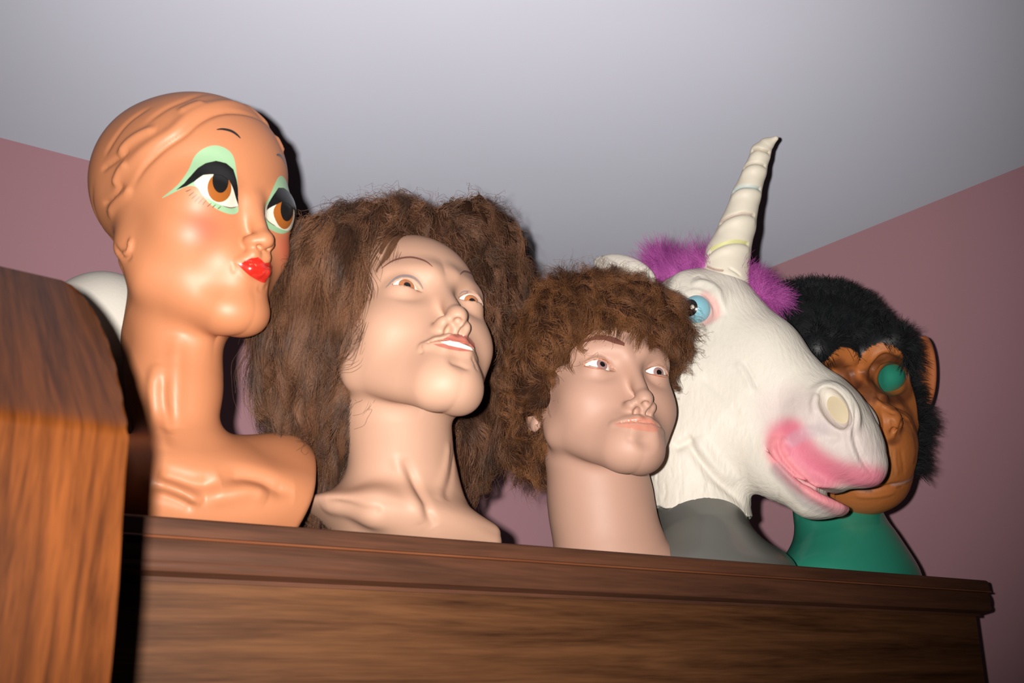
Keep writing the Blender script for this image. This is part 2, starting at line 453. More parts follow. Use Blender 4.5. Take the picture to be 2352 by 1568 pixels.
bv = fo.modifiers.new('bevel', 'BEVEL'); bv.width = .0022; bv.segments = 3; bv.limit_method = 'ANGLE'; bv.angle_limit = math.radians(50)

# ------------------------------------------------------------------ mannequin heads
def base_pt(px, py, y): p = at(px, py, y); p[2] = ZT; return p
def human(p, o):
    """life-size head in its own frame: facing -y, eyes at z=0; p (N,3)"""
    q = mirx(p)
    d = ell(p, (0, .015, .030), (.073, .090, .080))
    d = smin(d, ell(p, (0, -.026, .034), (.060, .060, .058)), .03)
    d = smin(d, ell(p, (0, -.030, -.022), (.061, .052, .056)), .03)
    d = smin(d, cone(q, (.010, -.083, .017), (.042, -.066, .020), .0085, .008), .016)
    d = smin(d, ell(q, (.035, -.050, -.033), (.023, .022, .022)), .030)
    d = smin(d, ell(p, (0, -.062, -.066), (.030, .034, .027)), .02)
    jw = o.get('jaw', 1.0)
    d = smin(d, chain(q, [(.052*jw, .004, -.030), (.049*jw, -.010, -.054), (.016, -.068, -.098+o.get('chz', 0))], [.013, .013, .0155], .01), .030)
    d = smin(d, sph(p, (0, -.080, -.099+o.get('chz', 0)), .0165), .030)
    # eye hollows
    d = smax(d, -ell(q, (.033, -.096, -.003), (.019, .0165, .0125)), .014)
    # lids over the eyeballs
    for sgn, e in ((-1, o['er']), (1, o['el'])):
        c = e['c']; d = smin(d, sph(p, c, e['r']+.0016), .006)
    # nose
    nz = o.get('nose', (0, -.112, -.043)); nx = nz[0]
    d = smin(d, cone(p, (0, -.083, .006), (nx, nz[1]+.013, nz[2]+.005), .0060, .0075), .011)
    d = smin(d, sph(p, (nx, nz[1]+.0095, nz[2]), .0084), .006)
    pn = p-np.array([nx, 0, 0], np.float32); qn = mirx(pn)
    d = smin(d, ell(qn, (.0112, nz[1]+.021, nz[2]-.004), (.0054, .0095, .0064)), .0055)
    d = smin(d, cone(pn, (0, nz[1]+.012, nz[2]-.008), (0, nz[1]+.022, nz[2]-.011), .0042, .004), .004)
    d = smax(d, -ell(qn, (.0062, nz[1]+.017, nz[2]-.0125), (.0028, .0058, .0048)), .003)
    # lips
    m = o['mouth']; mx, mz, mw, ly = m['x'], m['z'], m['w'], m.get('y', -.0965)
    pm = p-np.array([mx, 0, 0], np.float32); qm = mirx(pm)
    d = smin(d, chain(qm, [(.0, ly, mz+.0036), (.006, ly, mz+.0044), (.016, ly+.0055, mz+.0022), (mw, ly+.013, mz)], [.0036, .0038, .003, .0012], .004), .006)
    d = smin(d, chain(qm, [(.0, ly+.0005, mz-.0050), (.010, ly+.003, mz-.0044), (mw, ly+.0135, mz)], [.0048, .0042, .0012], .004), .007)
    cz = m.get('gap', .0007)
    gq = np.column_stack([qm[:, 0], np.full(len(qm), 0, np.float32), qm[:, 2]-mz-.0006-.9*np.minimum(qm[:, 0], .006)*.1])
    g = np.maximum(np.abs(gq[:, 2])-cz*np.clip(1-(gq[:, 0]/mw)**2, 0, 1), gq[:, 0]-mw)
    g = np.maximum(g, p[:, 1]-(ly+.004+.010*np.clip(qm[:, 0]/mw, 0, 1)**2))
    d = smax(d, -g, .0016)
    d = smax(d, -sph(p, (mx, ly-.0105, mz-.0185), .008), .012)       # hollow under the lip
    d = smax(d, -cone(p, (mx, ly-.0075, mz+.020), (mx, ly-.0075, mz+.011), .0030, .0030), .005)
    # ears
    if o.get('ear', True):
        Re = rotm(.25, 0, .35)
        e = ell(q, (.0745, .016, -.012), (.0065, .016, .029), Re)
        e = smax(e, -ell(q, (.083, .012, -.008), (.0075, .009, .017), Re), .005)
        e = smin(e, ell(q, (.0735, .006, -.0375), (.0052, .0085, .0095)), .005)
        d = smin(d, e, .004)
    # eye openings
    for e in (o['er'], o['el']):
        x0, z0 = e['a']; x1, z1 = e['b']                              # a: left end, b: right end in the head's x
        u = np.clip((p[:, 0]-x0)/(x1-x0), 0, 1); zl = z0+(z1-z0)*u; s_ = np.abs(np.sin(np.pi*u))
        pk = e.get('pk', 0); s2 = np.abs(np.sin(np.pi*u**(1+pk)))
        g = np.maximum(p[:, 2]-(zl+e['hu']*s2**.8), (zl-e['hl']*s_)-p[:, 2])
        g = np.maximum(g, np.maximum(x0-p[:, 0], p[:, 0]-x1)); g = np.maximum(g, p[:, 1]-(e['c'][1]-.004))
        d = smax(d, -g, .0008)
    return d

def rot_frame(R, t):
    return np.array(R, np.float32), np.array(t, np.float32)
def px_local(px, py, R, t, y):                    # the pixel's line of sight cut with the head plane y=const
    d = ray(px, py).astype(np.float64) @ R; o_ = -t @ R
    return o_+d*((y-o_[1])/d[1])
def disc_cap(c, axis, r0, rad, n=40, rings=8):
    """spherical cap mesh of angular radius rad/r0 about axis on the ball c,r0"""
    axis = np.asarray(axis)/np.linalg.norm(axis); ex = np.cross(axis, [0, 0, 1.0]); ex /= np.linalg.norm(ex); ey = np.cross(axis, ex)
    am = math.asin(min(.99, rad/r0)); V = [c+axis*r0]; F = []
    for i in range(1, rings+1):
        a = am*i/rings
        for j in range(n):
            b = 2*math.pi*j/n; V.append(c+r0*(axis*math.cos(a)+math.sin(a)*(ex*math.cos(b)+ey*math.sin(b))))
    for j in range(n): F.append((0, 1+(j+1) % n, 1+j))
    for i in range(rings-1):
        for j in range(n):
            a = 1+i*n; F.append((a+j, a+(j+1) % n, a+n+(j+1) % n, a+n+j))
    return V, F
def ball(c, r, n=36):
    V = [c+np.array([0, 0, r])]; F = []; m = n//2
    for i in range(1, m):
        a = math.pi*i/m
        for j in range(n):
            b = 2*math.pi*j/n; V.append(c+r*np.array([math.sin(a)*math.cos(b), math.sin(a)*math.sin(b), math.cos(a)]))
    V.append(c-np.array([0, 0, r]))
    for j in range(n): F.append((0, 1+j, 1+(j+1) % n)); F.append((len(V)-1, len(V)-2-j, len(V)-2-(j+1) % n))
    for i in range(m-2):
        for j in range(n):
            a = 1+i*n; F.append((a+j, a+n+j, a+n+(j+1) % n, a+(j+1) % n))
    return V, F
def sight_dir(c, r, px, py):
    """direction from ball centre to where the pixel's line of sight meets the ball"""
    d = ray(px, py); b = d @ c; D = b*b-(c @ c-r*r)
    s_ = b-math.sqrt(D) if D > 0 else b
    v = d*s_-c; return v/np.linalg.norm(v)
def iris_mat(name, c_in, c_out, rad):
    m, nt, b = new_mat(name)
    b.inputs['Base Color'].default_value = tuple(c_in)+(1,)
    tc = nt.nodes.new('ShaderNodeTexCoord'); n = nt.nodes.new('ShaderNodeTexNoise'); n.inputs['Scale'].default_value = 900
    nt.links.new(tc.outputs['Object'], n.inputs['Vector'])
    mx = nt.nodes.new('ShaderNodeMix'); mx.data_type = 'RGBA'; mx.inputs['A'].default_value = tuple(c_in)+(1,); mx.inputs['B'].default_value = tuple(c_out)+(1,)
    nt.links.new(n.outputs['Fac'], mx.inputs['Factor']); nt.links.new(mx.outputs['Result'], b.inputs['Base Color'])
    b.inputs['Roughness'].default_value = .12; b.inputs['Coat Weight'].default_value = .6; b.inputs['Coat Roughness'].default_value = .04
    return m
m_skin = plain('mannequin_skin', (.375, .218, .150), rough=.56, spec=.32, bump=(260, .05, .001), mottle=.05)
m_skin2 = plain('mannequin_skin_matte', (.39, .225, .165), rough=.55, spec=.35, bump=(260, .05, .001), mottle=.05)
m_white = plain('eye_white', (.80, .76, .68), rough=.12, spec=.6)
m_black = plain('gloss_black', (.006, .006, .006), rough=.10, spec=.6)
m_brow = plain('painted_brow_brown', (.13, .045, .030), rough=.5)
m_liner = plain('painted_liner', (.20, .15, .14), rough=.5)
m_lash = plain('painted_lash_rust', (.30, .085, .04), rough=.5)
m_lip = plain('painted_lip_rose', (.30, .095, .07), rough=.36, spec=.5)
m_lip2 = plain('painted_lip_peach', (.45, .185, .13), rough=.36, spec=.5)
m_teeth = plain('teeth_white', (.85, .80, .70), rough=.2, spec=.6)

def eyes(S, R, t, o, parent, irisR, pupR, m_iris, px_r, px_l):
    for e, pp in ((o['er'], px_r), (o['el'], px_l)):
        c = np.array(e['c']) @ R.T.astype(float)+t; r = e['r']
        V, F = ball(c, r); eb = mesh_obj('eyeball', V, F, m_white, parent)
        a = sight_dir(c, r, *pp)
        V, F = disc_cap(c, a, r+.00015, irisR); mesh_obj('iris', V, F, m_iris, eb)
        V, F = disc_cap(c, a, r+.00035, pupR); mesh_obj('pupil', V, F, m_black, eb)
def paint(S, name, pxpoly, mat, parent, C, off=.0003, loop=True, step=.0010):
    P = S.pxs(smooth_loop(pxpoly, 4) if loop else pxpoly)
    V, F = S.patch(P, C, off, step); return mesh_obj(name, V, F, mat, parent)

# ---- woman with the long wig
R2, t2 = rot_frame([[.997, .0327, .0697], [-.0547, .9381, .3421], [-.0542, -.3449, .9371]], [.4291, .8072, .2882])
def eye_from_px(R, t, po, pi, yo, yi, hu, hl, r, depth, pk=0):
    a = px_local(*po, R, t, yo); b = px_local(*pi, R, t, yi)
    if a[0] > b[0]: a, b = b, a
    return dict(a=(a[0], a[2]), b=(b[0], b[2]), c=((a[0]+b[0])/2, depth, (a[2]+b[2])/2+(hu-hl)/2*.6), r=r, hu=hu, hl=hl, pk=pk)
o2 = dict(er=eye_from_px(R2, t2, (897, 659), (970, 669), -.073, -.081, .0080, .0018, .0145, -.0680),
          el=eye_from_px(R2, t2, (1108, 708), (1053, 684), -.073, -.081, .0080, .0018, .0145, -.0680),
          mouth=dict(x=-.001, z=-.0685, w=.0235, gap=.0016), nose=(0, -.113, -.043), jaw=1.02)
B2 = base_pt(925, 1230, .835)
def f2(p):
    d = human(T(p, R2, t2), o2)
    nk = B2+np.array([.0, .0, .0])
    top = np.array([0, .022, -.062]) @ R2.T+t2
    n = cone(p, top, nk+[0.002, .0, .05], .050, .049)
    n = smin(n, cone(p, nk+[0, 0, .055], nk+[0, 0, .0], .047, .050), .02)
    fl = ell(p, nk+[-.004, -.004, .028], (.094, .072, .017), rotm(0, .16, 0))
    n = smin(n, fl, .040)
    n = smin(n, cone(p, nk+[-.055, -.055, .030], nk+[.06, -.055, .012], .006, .006), .03)
    d = smin(d, n, .014)
    und = nk[2]+.0
    return smax(d, und-p[:, 2], .002)
V, F = polygonise(f2, B2+[-.12, -.16, -.01], t2+np.array([.13, .14, .14]), .00165)
S2 = Surf(V, F)
for L, w_, a_ in ([[(925, 1050), (950, 1100), (972, 1140), (985, 1180), (1000, 1212)], .0045, -.0035],
                  [[(905, 1040), (925, 1095), (950, 1150), (970, 1205)], .006, .0022],
                  [[(1030, 1010), (1022, 1080), (1005, 1150)], .005, .0018],
                  [[(1042, 1040), (1036, 1100), (1025, 1150)], .004, -.0016],
                  [[(745, 1150), (800, 1160), (850, 1172), (880, 1168)], .005, -.0022],
                  [[(735, 1165), (800, 1180), (900, 1200)], .008, .0018],
                  [[(968, 789), (966, 800), (970, 812)], .0022, -.0012],
                  [[(1030, 832), (1055, 838), (1078, 850)], .003, -.0012],
                  [[(1084, 815), (1092, 835), (1094, 850)], .0025, -.0012]):
    S2.px_stroke(L, w_, a_)
S2.refresh()
man2 = empty('mannequin', B2, 'female mannequin head wearing a long shaggy brown wig, second from the left', 'mannequin head', 'mannequin heads wearing wigs')
mesh_obj('head', S2.V, S2.F, m_skin, man2)
mi2 = iris_mat('iris_brown', (.26, .085, .03), (.42, .16, .06), 1)
eyes(S2, R2, t2, o2, man2, .0076, .0033, mi2, (935.5, 655), (1085, 692))
C2 = np.array([0, -.02, -.01]) @ R2.T.astype(float)+t2
for L, w_ in (([(876, 617), (905, 598), (942, 591), (975, 599), (994, 613)], 4.2), ([(1056, 631), (1066, 623), (1082, 628), (1092, 634)], 4.2)):
    paint(S2, 'eyebrow', ribbon(L, w_), m_brow, man2, C2, loop=False)
for L, w_ in (([(886, 661), (903, 644), (920, 635), (943, 635), (960, 645), (972, 664)], 6.5), ([(1054, 676), (1066, 669), (1085, 673), (1100, 684), (1106, 700)], 5)):
    paint(S2, 'eyeliner', ribbon(L, w_), m_liner, man2, C2, loop=False)
paint(S2, 'upper_lip', [(986, 788), (1010, 781), (1035, 769), (1052, 766), (1064, 769), (1078, 776), (1089, 789), (1091, 803), (1075, 794), (1050, 787), (1020, 782)], m_lip, man2, C2, .0004, loop=False)
paint(S2, 'teeth', [(1012, 786), (1035, 782), (1060, 790), (1080, 798), (1088, 807), (1078, 803), (1055, 798), (1030, 793)], m_teeth, man2, C2, .0005, loop=False)
paint(S2, 'lower_lip', [(995, 790), (1020, 790), (1035, 794), (1058, 799), (1078, 805), (1087, 808), (1078, 807), (1055, 806), (1030, 802), (1008, 796)], m_lip, man2, C2, .0004, loop=False)

# ---- mannequin with the short wig
R3, t3 = rot_frame([[.9657, .2446, .0871], [-.2547, .9574, .1360], [-.0502, -.1535, .9869]], [.6859, .8256, .2771])
o3 = dict(er=eye_from_px(R3, t3, (1338, 839), (1415, 852), -.071, -.081, .0066, .0030, .0145, -.0675),
          el=eye_from_px(R3, t3, (1533, 866), (1481, 852), -.071, -.081, .0066, .0030, .0145, -.0675),
          mouth=dict(x=.001, z=-.0690, w=.0255, gap=.0006, y=-.0975), nose=(.0015, -.113, -.044), jaw=1.03, chz=.010)
B3 = base_pt(1383, 1262, .845)
def f3(p):
    d = human(T(p, R3, t3), o3)
    top = np.array([0, .018, -.062]) @ R3.T+t3
    n = cone(p, top, B3+[.0, .0, .07], .0545, .0535)
    n = smin(n, cone(p, B3+[0, 0, .07], B3+[.004, -.004, .0], .0535, .058), .02)
    n = smin(n, cone(p, B3+[.03, -.02, .0], B3+[.045, -.03, -.02], .03, .04), .05)
    d = smin(d, n, .012)
    return smax(d, B3[2]-p[:, 2], .002)
V, F = polygonise(f3, B3+[-.11, -.16, -.01], t3+np.array([.13, .14, .14]), .00165)
S3 = Surf(V, F)
for L, w_, a_ in ([[(1338, 832), (1352, 820), (1375, 813), (1392, 820), (1402, 834)], .0018, -.0011],
                  [[(1484, 845), (1496, 836), (1512, 834), (1526, 842), (1532, 854)], .0018, -.0011],
                  [[(1462, 893), (1452, 905), (1448, 922), (1458, 935)], .0018, -.0010],
                  [[(1440, 975), (1445, 1010), (1490, 1012)], .003, -.0006]):
    S3.px_stroke(L, w_, a_)
S3.refresh()
man3 = empty('mannequin', B3, 'mannequin head wearing a short tousled brown wig, in front of the unicorn mask', 'mannequin head', 'mannequin heads wearing wigs')
mesh_obj('head', S3.V, S3.F, m_skin2, man3)
mi3 = iris_mat('iris_grey_violet', (.20, .14, .15), (.34, .17, .15), 1)
eyes(S3, R3, t3, o3, man3, .0062, .0030, mi3, (1384, 836), (1514, 855))
C3 = np.array([0, -.02, -.01]) @ R3.T.astype(float)+t3
paint(S3, 'eyebrow', [(1327, 795), (1345, 780), (1366, 771), (1390, 770), (1415, 776), (1435, 788), (1434, 795), (1412, 789), (1388, 781), (1365, 781), (1345, 786)], m_brow, man3, C3, loop=False)
paint(S3, 'eyebrow', [(1488, 803), (1494, 793), (1510, 791), (1522, 797), (1532, 808), (1520, 804), (1508, 799), (1497, 800)], m_brow, man3, C3, loop=False)
for L, w_ in (([(1336, 838), (1352, 830), (1373, 824), (1390, 828), (1404, 841), (1414, 851)], 2.6), ([(1340, 841), (1365, 846), (1392, 848), (1412, 853)], 2.0),
              ([(1481, 850), (1494, 843), (1508, 842), (1522, 850), (1533, 864)], 2.4), ([(1484, 856), (1505, 862), (1520, 865), (1532, 867)], 2.0)):
    paint(S3, 'eyeliner', ribbon(L, w_), m_lash, man3, C3, loop=False)
paint(S3, 'upper_lip', [(1407, 975), (1430, 968), (1455, 958), (1475, 956), (1490, 960), (1505, 967), (1513, 980), (1490, 976), (1460, 973), (1430, 975)], m_lip2, man3, C3, .0003, loop=False)
paint(S3, 'lower_lip', [(1412, 977), (1432, 976), (1460, 974), (1490, 977), (1513, 982), (1512, 988), (1500, 992), (1475, 989), (1450, 984), (1428, 981)], m_lip2, man3, C3, .0003, loop=False)

# ------------------------------------------------------------------ glossy painted display head with long neck
R1, t1 = rot_frame([[.8854, -.4566, -.0871], [.4417, .8848, -.1481], [.1447, .0926, .9851]], [.2184, .8184, .3773])
SC1 = .93
R1 = (np.array([[math.cos(-.10), -math.sin(-.10), 0], [math.sin(-.10), math.cos(-.10), 0], [0, 0, 1]]) @ R1).astype(np.float32); t1 = (t1+.004*RV).astype(np.float32)
m_doll = vcol_mat('doll_gloss_paint', rough=.50, spec=.38, coat=0, bump=(220, .03, .001))
EYE1 = [dict(c=(sx*.034, -.061, -.002), r=.026) for sx in (-1, 1)]
def doll(p):
    p = p/SC1/np.array([1.08, 1, 1], np.float32); q = mirx(p)
    d = ell(p, (0, .020, .030), (.073, .088, .082))
    d = smin(d, ell(p, (0, -.028, .032), (.066, .062, .066)), .03)
    d = smin(d, ell(p, (0, -.020, -.030), (.063, .062, .068)), .03)
    d = smin(d, ell(q, (.034, -.048, -.040), (.026, .026, .026)), .028)
    d = smin(d, chain(q, [(.050, .004, -.050), (.044, -.016, -.076), (.013, -.064, -.104)], [.013, .016, .017], .01), .032)
    d = smin(d, sph(p, (0, -.074, -.104), .016), .026)
    d = smin(d, ell(p, (0, -.064, -.066), (.024, .030, .022)), .02)
    d = smin(d, ell(q, (.034, -.060, -.002), (.024, .026, .022)), .014)           # big moulded eye mounds
    d = smax(d, -ell(q, (.0165, -.101, -.012), (.009, .012, .010)), .010)
    d = smin(d, cone(p, (0, -.084, -.006), (0, -.1000, -.042), .005, .0060), .014)
    d = smin(d, sph(p, (0, -.1015, -.0435), .0070), .006)
    d = smin(d, ell(q, (.0085, -.094, -.045), (.0048, .0075, .0055)), .005)
    d = smax(d, -ell(q, (.005, -.100, -.051), (.0022, .004, .003)), .002)
    m = (-.094)
    d = smin(d, chain(q, [(0, m, -.0590), (.0055, m, -.0570), (.0145, m+.007, -.064)], [.0045, .0052, .002], .004), .005)
    d = smin(d, chain(q, [(0, m, -.0705), (.006, m+.002, -.0690), (.014, m+.007, -.0645)], [.0072, .006, .002], .004), .005)
    d = smax(d, -cone(q, (0, m-.008, -.0640), (.015, m+.001, -.0640), .0014, .0008), .002)
    d = smax(d, -sph(p, (0, m-.010, -.084), .009), .010)
    return d*SC1
B1 = base_pt(480, 1200, .80)
def f1(p):
    d = doll(T(p, R1, t1))
    A = at(400, 745, .845); Bn = at(404, 880, .835); Cn = at(412, 1010, .83)
    n = chain(p, [A, Bn, Cn], [.040, .0315, .0305], .03)
    n = smin(n, cone(p, at(340, 800, .875), at(372, 1050, .87), .018, .018), .03)
    d = smin(d, n, .040)
    Lm = at(640, 1075, .855); Rm = at(250, 1085, .80)
    sh = cone(p, Cn+[0, 0, -.030], Lm, .030, .030)
    sh = smin(sh, cone(p, Cn+[0, 0, -.030], Rm, .030, .030), .03)
    sh = smin(sh, ell(p, at(470, 1150, .835), (.100, .062, .045), rotm(0, 0, -.25)), .03)
    sh = smin(sh, ell(p, at(640, 1160, .85), (.034, .05, .05)), .03)
    # shoulder sliced off flat at the right, body open at the shelf
    pn = np.array(at(710, 1052, .855)); e1 = at(650, 1205, .85)-pn
    nn = np.cross(e1, np.array([.10, 1, 0])); nn /= np.linalg.norm(nn)
    if nn[0] < 0: nn = -nn
    sh = smax(sh, (p-pn.astype(np.float32)) @ nn.astype(np.float32), .006)
    d = smin(d, sh, .018)
    return smax(d, B1[2]-p[:, 2], .002)
V, F = polygonise(f1, [.02, .66, ZT-.01], [.40, .98, .52], .00165)
S1 = Surf(V, F)
# moulded hair: swept waves at the side and ridges along the hairline, ear lobe, collar bones
for L, w_, a_ in ([[(600, 262), (560, 245), (500, 240), (440, 262), (398, 300), (350, 330), (300, 372), (268, 420)], .0060, .0026],
                  [[(618, 285), (570, 262), (505, 258), (455, 280), (420, 310), (370, 345), (330, 385), (305, 430)], .0030, -.0024],
                  [[(408, 262), (440, 245), (470, 236)], .0045, .0026],
                  [[(270, 362), (292, 330), (330, 305), (362, 296)], .0042, .0030],
                  [[(262, 428), (275, 395), (296, 372)], .0040, .0030],
                  [[(232, 392), (262, 370), (300, 345)], .0026, -.0020],
                  [[(250, 500), (262, 470), (290, 445), (300, 425)], .0042, .0028],
                  [[(236, 470), (262, 452), (285, 420)], .0026, -.0020],
                  [[(215, 420), (222, 500), (240, 560), (262, 600), (280, 640)], .0040, -.0018],
                  [[(350, 245), (300, 275), (262, 320), (240, 360)], .0035, -.0014],
                  [[(480, 215), (430, 228), (380, 250), (330, 290)], .0035, -.0012],
                  [[(300, 545), (300, 565), (294, 580), (280, 584)], .0028, .0026],
                  [[(262, 560), (275, 582), (292, 592), (302, 580)], .0026, -.0020],
                  [[(560, 230), (600, 258), (625, 290)], .0035, .0022],
                  [[(640, 300), (652, 325), (655, 345)], .0030, .0022],
                  [[(540, 604), (535, 615), (540, 628)], .0025, -.0007],
                  [[(590, 660), (605, 665), (615, 655)], .003, -.001]):
    S1.px_stroke(L, w_*.93, a_)
S1.refresh()
for L, w_, a_ in ([[(362, 830), (352, 900), (358, 970), (378, 1040)], .0060, .0036],
                  [[(408, 760), (404, 850), (402, 920), (398, 985)], .0070, .0030],
                  [[(378, 860), (378, 930), (392, 1000)], .0045, -.0022],
                  [[(345, 1105), (390, 1118), (430, 1135), (465, 1158)], .0050, .0050],
                  [[(360, 1088), (400, 1100), (450, 1112), (510, 1108)], .0070, -.0045],
                  [[(345, 1130), (390, 1140), (430, 1155), (450, 1168)], .0050, -.0030],
                  [[(500, 1100), (550, 1090), (600, 1100), (640, 1120), (680, 1130)], .0080, -.0055],
                  [[(470, 1140), (520, 1135), (580, 1125), (620, 1140)], .0080, .0040]):
    S1.px_stroke(L, w_, a_)
S1.refresh()
doll_e = empty('display_mannequin', B1, 'glossy tan vintage display head with large painted eyes, green eyeshadow and red lips', 'display head')
hd = mesh_obj('head', S1.V, S1.F, m_doll, doll_e)
# overall paint with a soft rouge spot on each cheek
base = np.array([.375, .145, .066]); rg = np.array([.42, .078, .045])
pc = S1.px(468, 522); lc = (pc-t1) @ R1; lc2 = lc*[-1, 1, 1]; pc2 = R1 @ lc2+t1
wgt = np.maximum(np.exp(-(np.linalg.norm((S1.V-pc), axis=1)/.015)**2), np.exp(-(np.linalg.norm((S1.V-pc2), axis=1)/.015)**2))[:, None]*.75
colr = base*(1-wgt)+rg*wgt
ca = hd.data.color_attributes.new('paint', 'FLOAT_COLOR', 'POINT')
ca.data.foreach_set('color', np.column_stack([colr, np.ones(len(colr))]).astype(np.float32).ravel())
m_sh = plain('eyeshadow_green', (.21, .34, .20), rough=.4, coat=.3)
m_ew = plain('painted_eye_white', (.52, .48, .40), rough=.25, coat=.4)
m_or = plain('painted_iris_orange', (.25, .075, .014), rough=.25, coat=.4)
m_bk = plain('painted_black', (.008, .008, .008), rough=.22, coat=.5)
m_red = plain('lip_red', (.45, .016, .010), rough=.22, coat=.6, spec=.6)
m_bl = plain('painted_lash_brown', (.08, .03, .015), rough=.5)
C1 = np.array([0, -.015, -.0])*SC1 @ R1.T.astype(float)+t1
def to_loc(P): return (P-t1) @ R1
def mirror_world(P):
    L = to_loc(np.asarray(P, float)); L[:, 0] *= -1; return L @ R1.T.astype(float)+t1
def paint1(name, pxpoly, mat, off, parent, mir=None, loop=True, shift=-.0095):
    P = S1.pxs(smooth_loop(pxpoly, 4) if loop else pxpoly)
    V, F = S1.patch(P, C1, off, .0010); o = mesh_obj(name, V, F, mat, parent)
    if mir is not None:
        Q = mirror_world(P)[::-1]
        if shift:
            L = to_loc(Q); ic = to_loc(mirror_world([S1.px(546, 475)]))[0]; X = (L[:, 0]-ic[0])*1.28; Z = L[:, 2]-ic[2]; a = math.radians(15)
            L[:, 0] = ic[0]+shift+X*math.cos(a)+Z*math.sin(a); L[:, 2] = ic[2]+Z*math.cos(a)-X*math.sin(a); Q = L @ R1.T.astype(float)+t1
        V, F = S1.patch(Q, C1, off, .0010); mesh_obj(name, V, F, mat, mir)
    return o
def paint_eye():
    sh = paint1('eyeshadow', [(372, 455), (408, 425), (432, 392), (448, 358), (470, 340), (495, 334), (520, 342), (536, 360), (543, 395), (546, 430), (547, 475), (546, 487), (535, 492), (515, 488), (490, 475), (468, 452), (452, 430), (430, 428), (404, 440)], m_sh, .0002, doll_e, doll_e)
    paint1('eye_white', [(446, 420), (465, 404), (490, 398), (515, 400), (535, 415), (543, 445), (546, 474), (530, 476), (506, 470), (478, 455), (460, 438)], m_ew, .0005, doll_e, doll_e)
    paint1('iris', [(503+27*math.cos(a), 432+32*math.sin(a)) for a in np.linspace(0, 2*math.pi, 25)[:-1]], m_or, .0008, doll_e, doll_e, loop=False)
    paint1('pupil', [(505+18*math.cos(a), 416+27*math.sin(a)) for a in np.linspace(0, 2*math.pi, 25)[:-1]], m_bk, .0011, doll_e, doll_e, loop=False)
    paint1('upper_liner', [(407, 437), (425, 422), (440, 405), (455, 388), (472, 377), (495, 371), (518, 376), (534, 390), (541, 415), (544, 445), (546, 474), (538, 452), (532, 432), (524, 415), (508, 404), (486, 402), (466, 404), (447, 418), (430, 428)], m_bk, .0014, doll_e, doll_e, loop=False)
    paint1('lower_liner', ribbon([(510, 472), (528, 477), (546, 474)], 2.2), m_bl, .0011, doll_e, doll_e, loop=False)
paint_eye()
for i, (a, b) in enumerate((((441, 434), (427, 440)), ((447, 440), (434, 450)), ((453, 446), (440, 457)), ((460, 450), (447, 464)), ((467, 454), (455, 468)), ((474, 459), (465, 471)), ((485, 466), (475, 475)), ((495, 469), (487, 477)), ((507, 473), (499, 480)))):
    m_ = ((a[0]+b[0])/2-1.5, (a[1]+b[1])/2+1)
    paint1('eyelash', ribbon([a, m_, b], 2.0), m_bl, .0008, doll_e, loop=False)
paint1('eyebrow', ribbon([(497, 298), (512, 297), (530, 301), (543, 309), (552, 318)], 5.5), m_bk, .0004, doll_e, doll_e, loop=False)
lipf = paint1('lips', [(546, 607), (562, 600), (578, 592), (592, 590), (600, 596), (607, 604), (618, 602), (625, 612), (622, 626), (614, 636), (610, 648), (600, 648), (585, 640), (568, 628), (555, 616)], m_red, .0003, doll_e, loop=False)

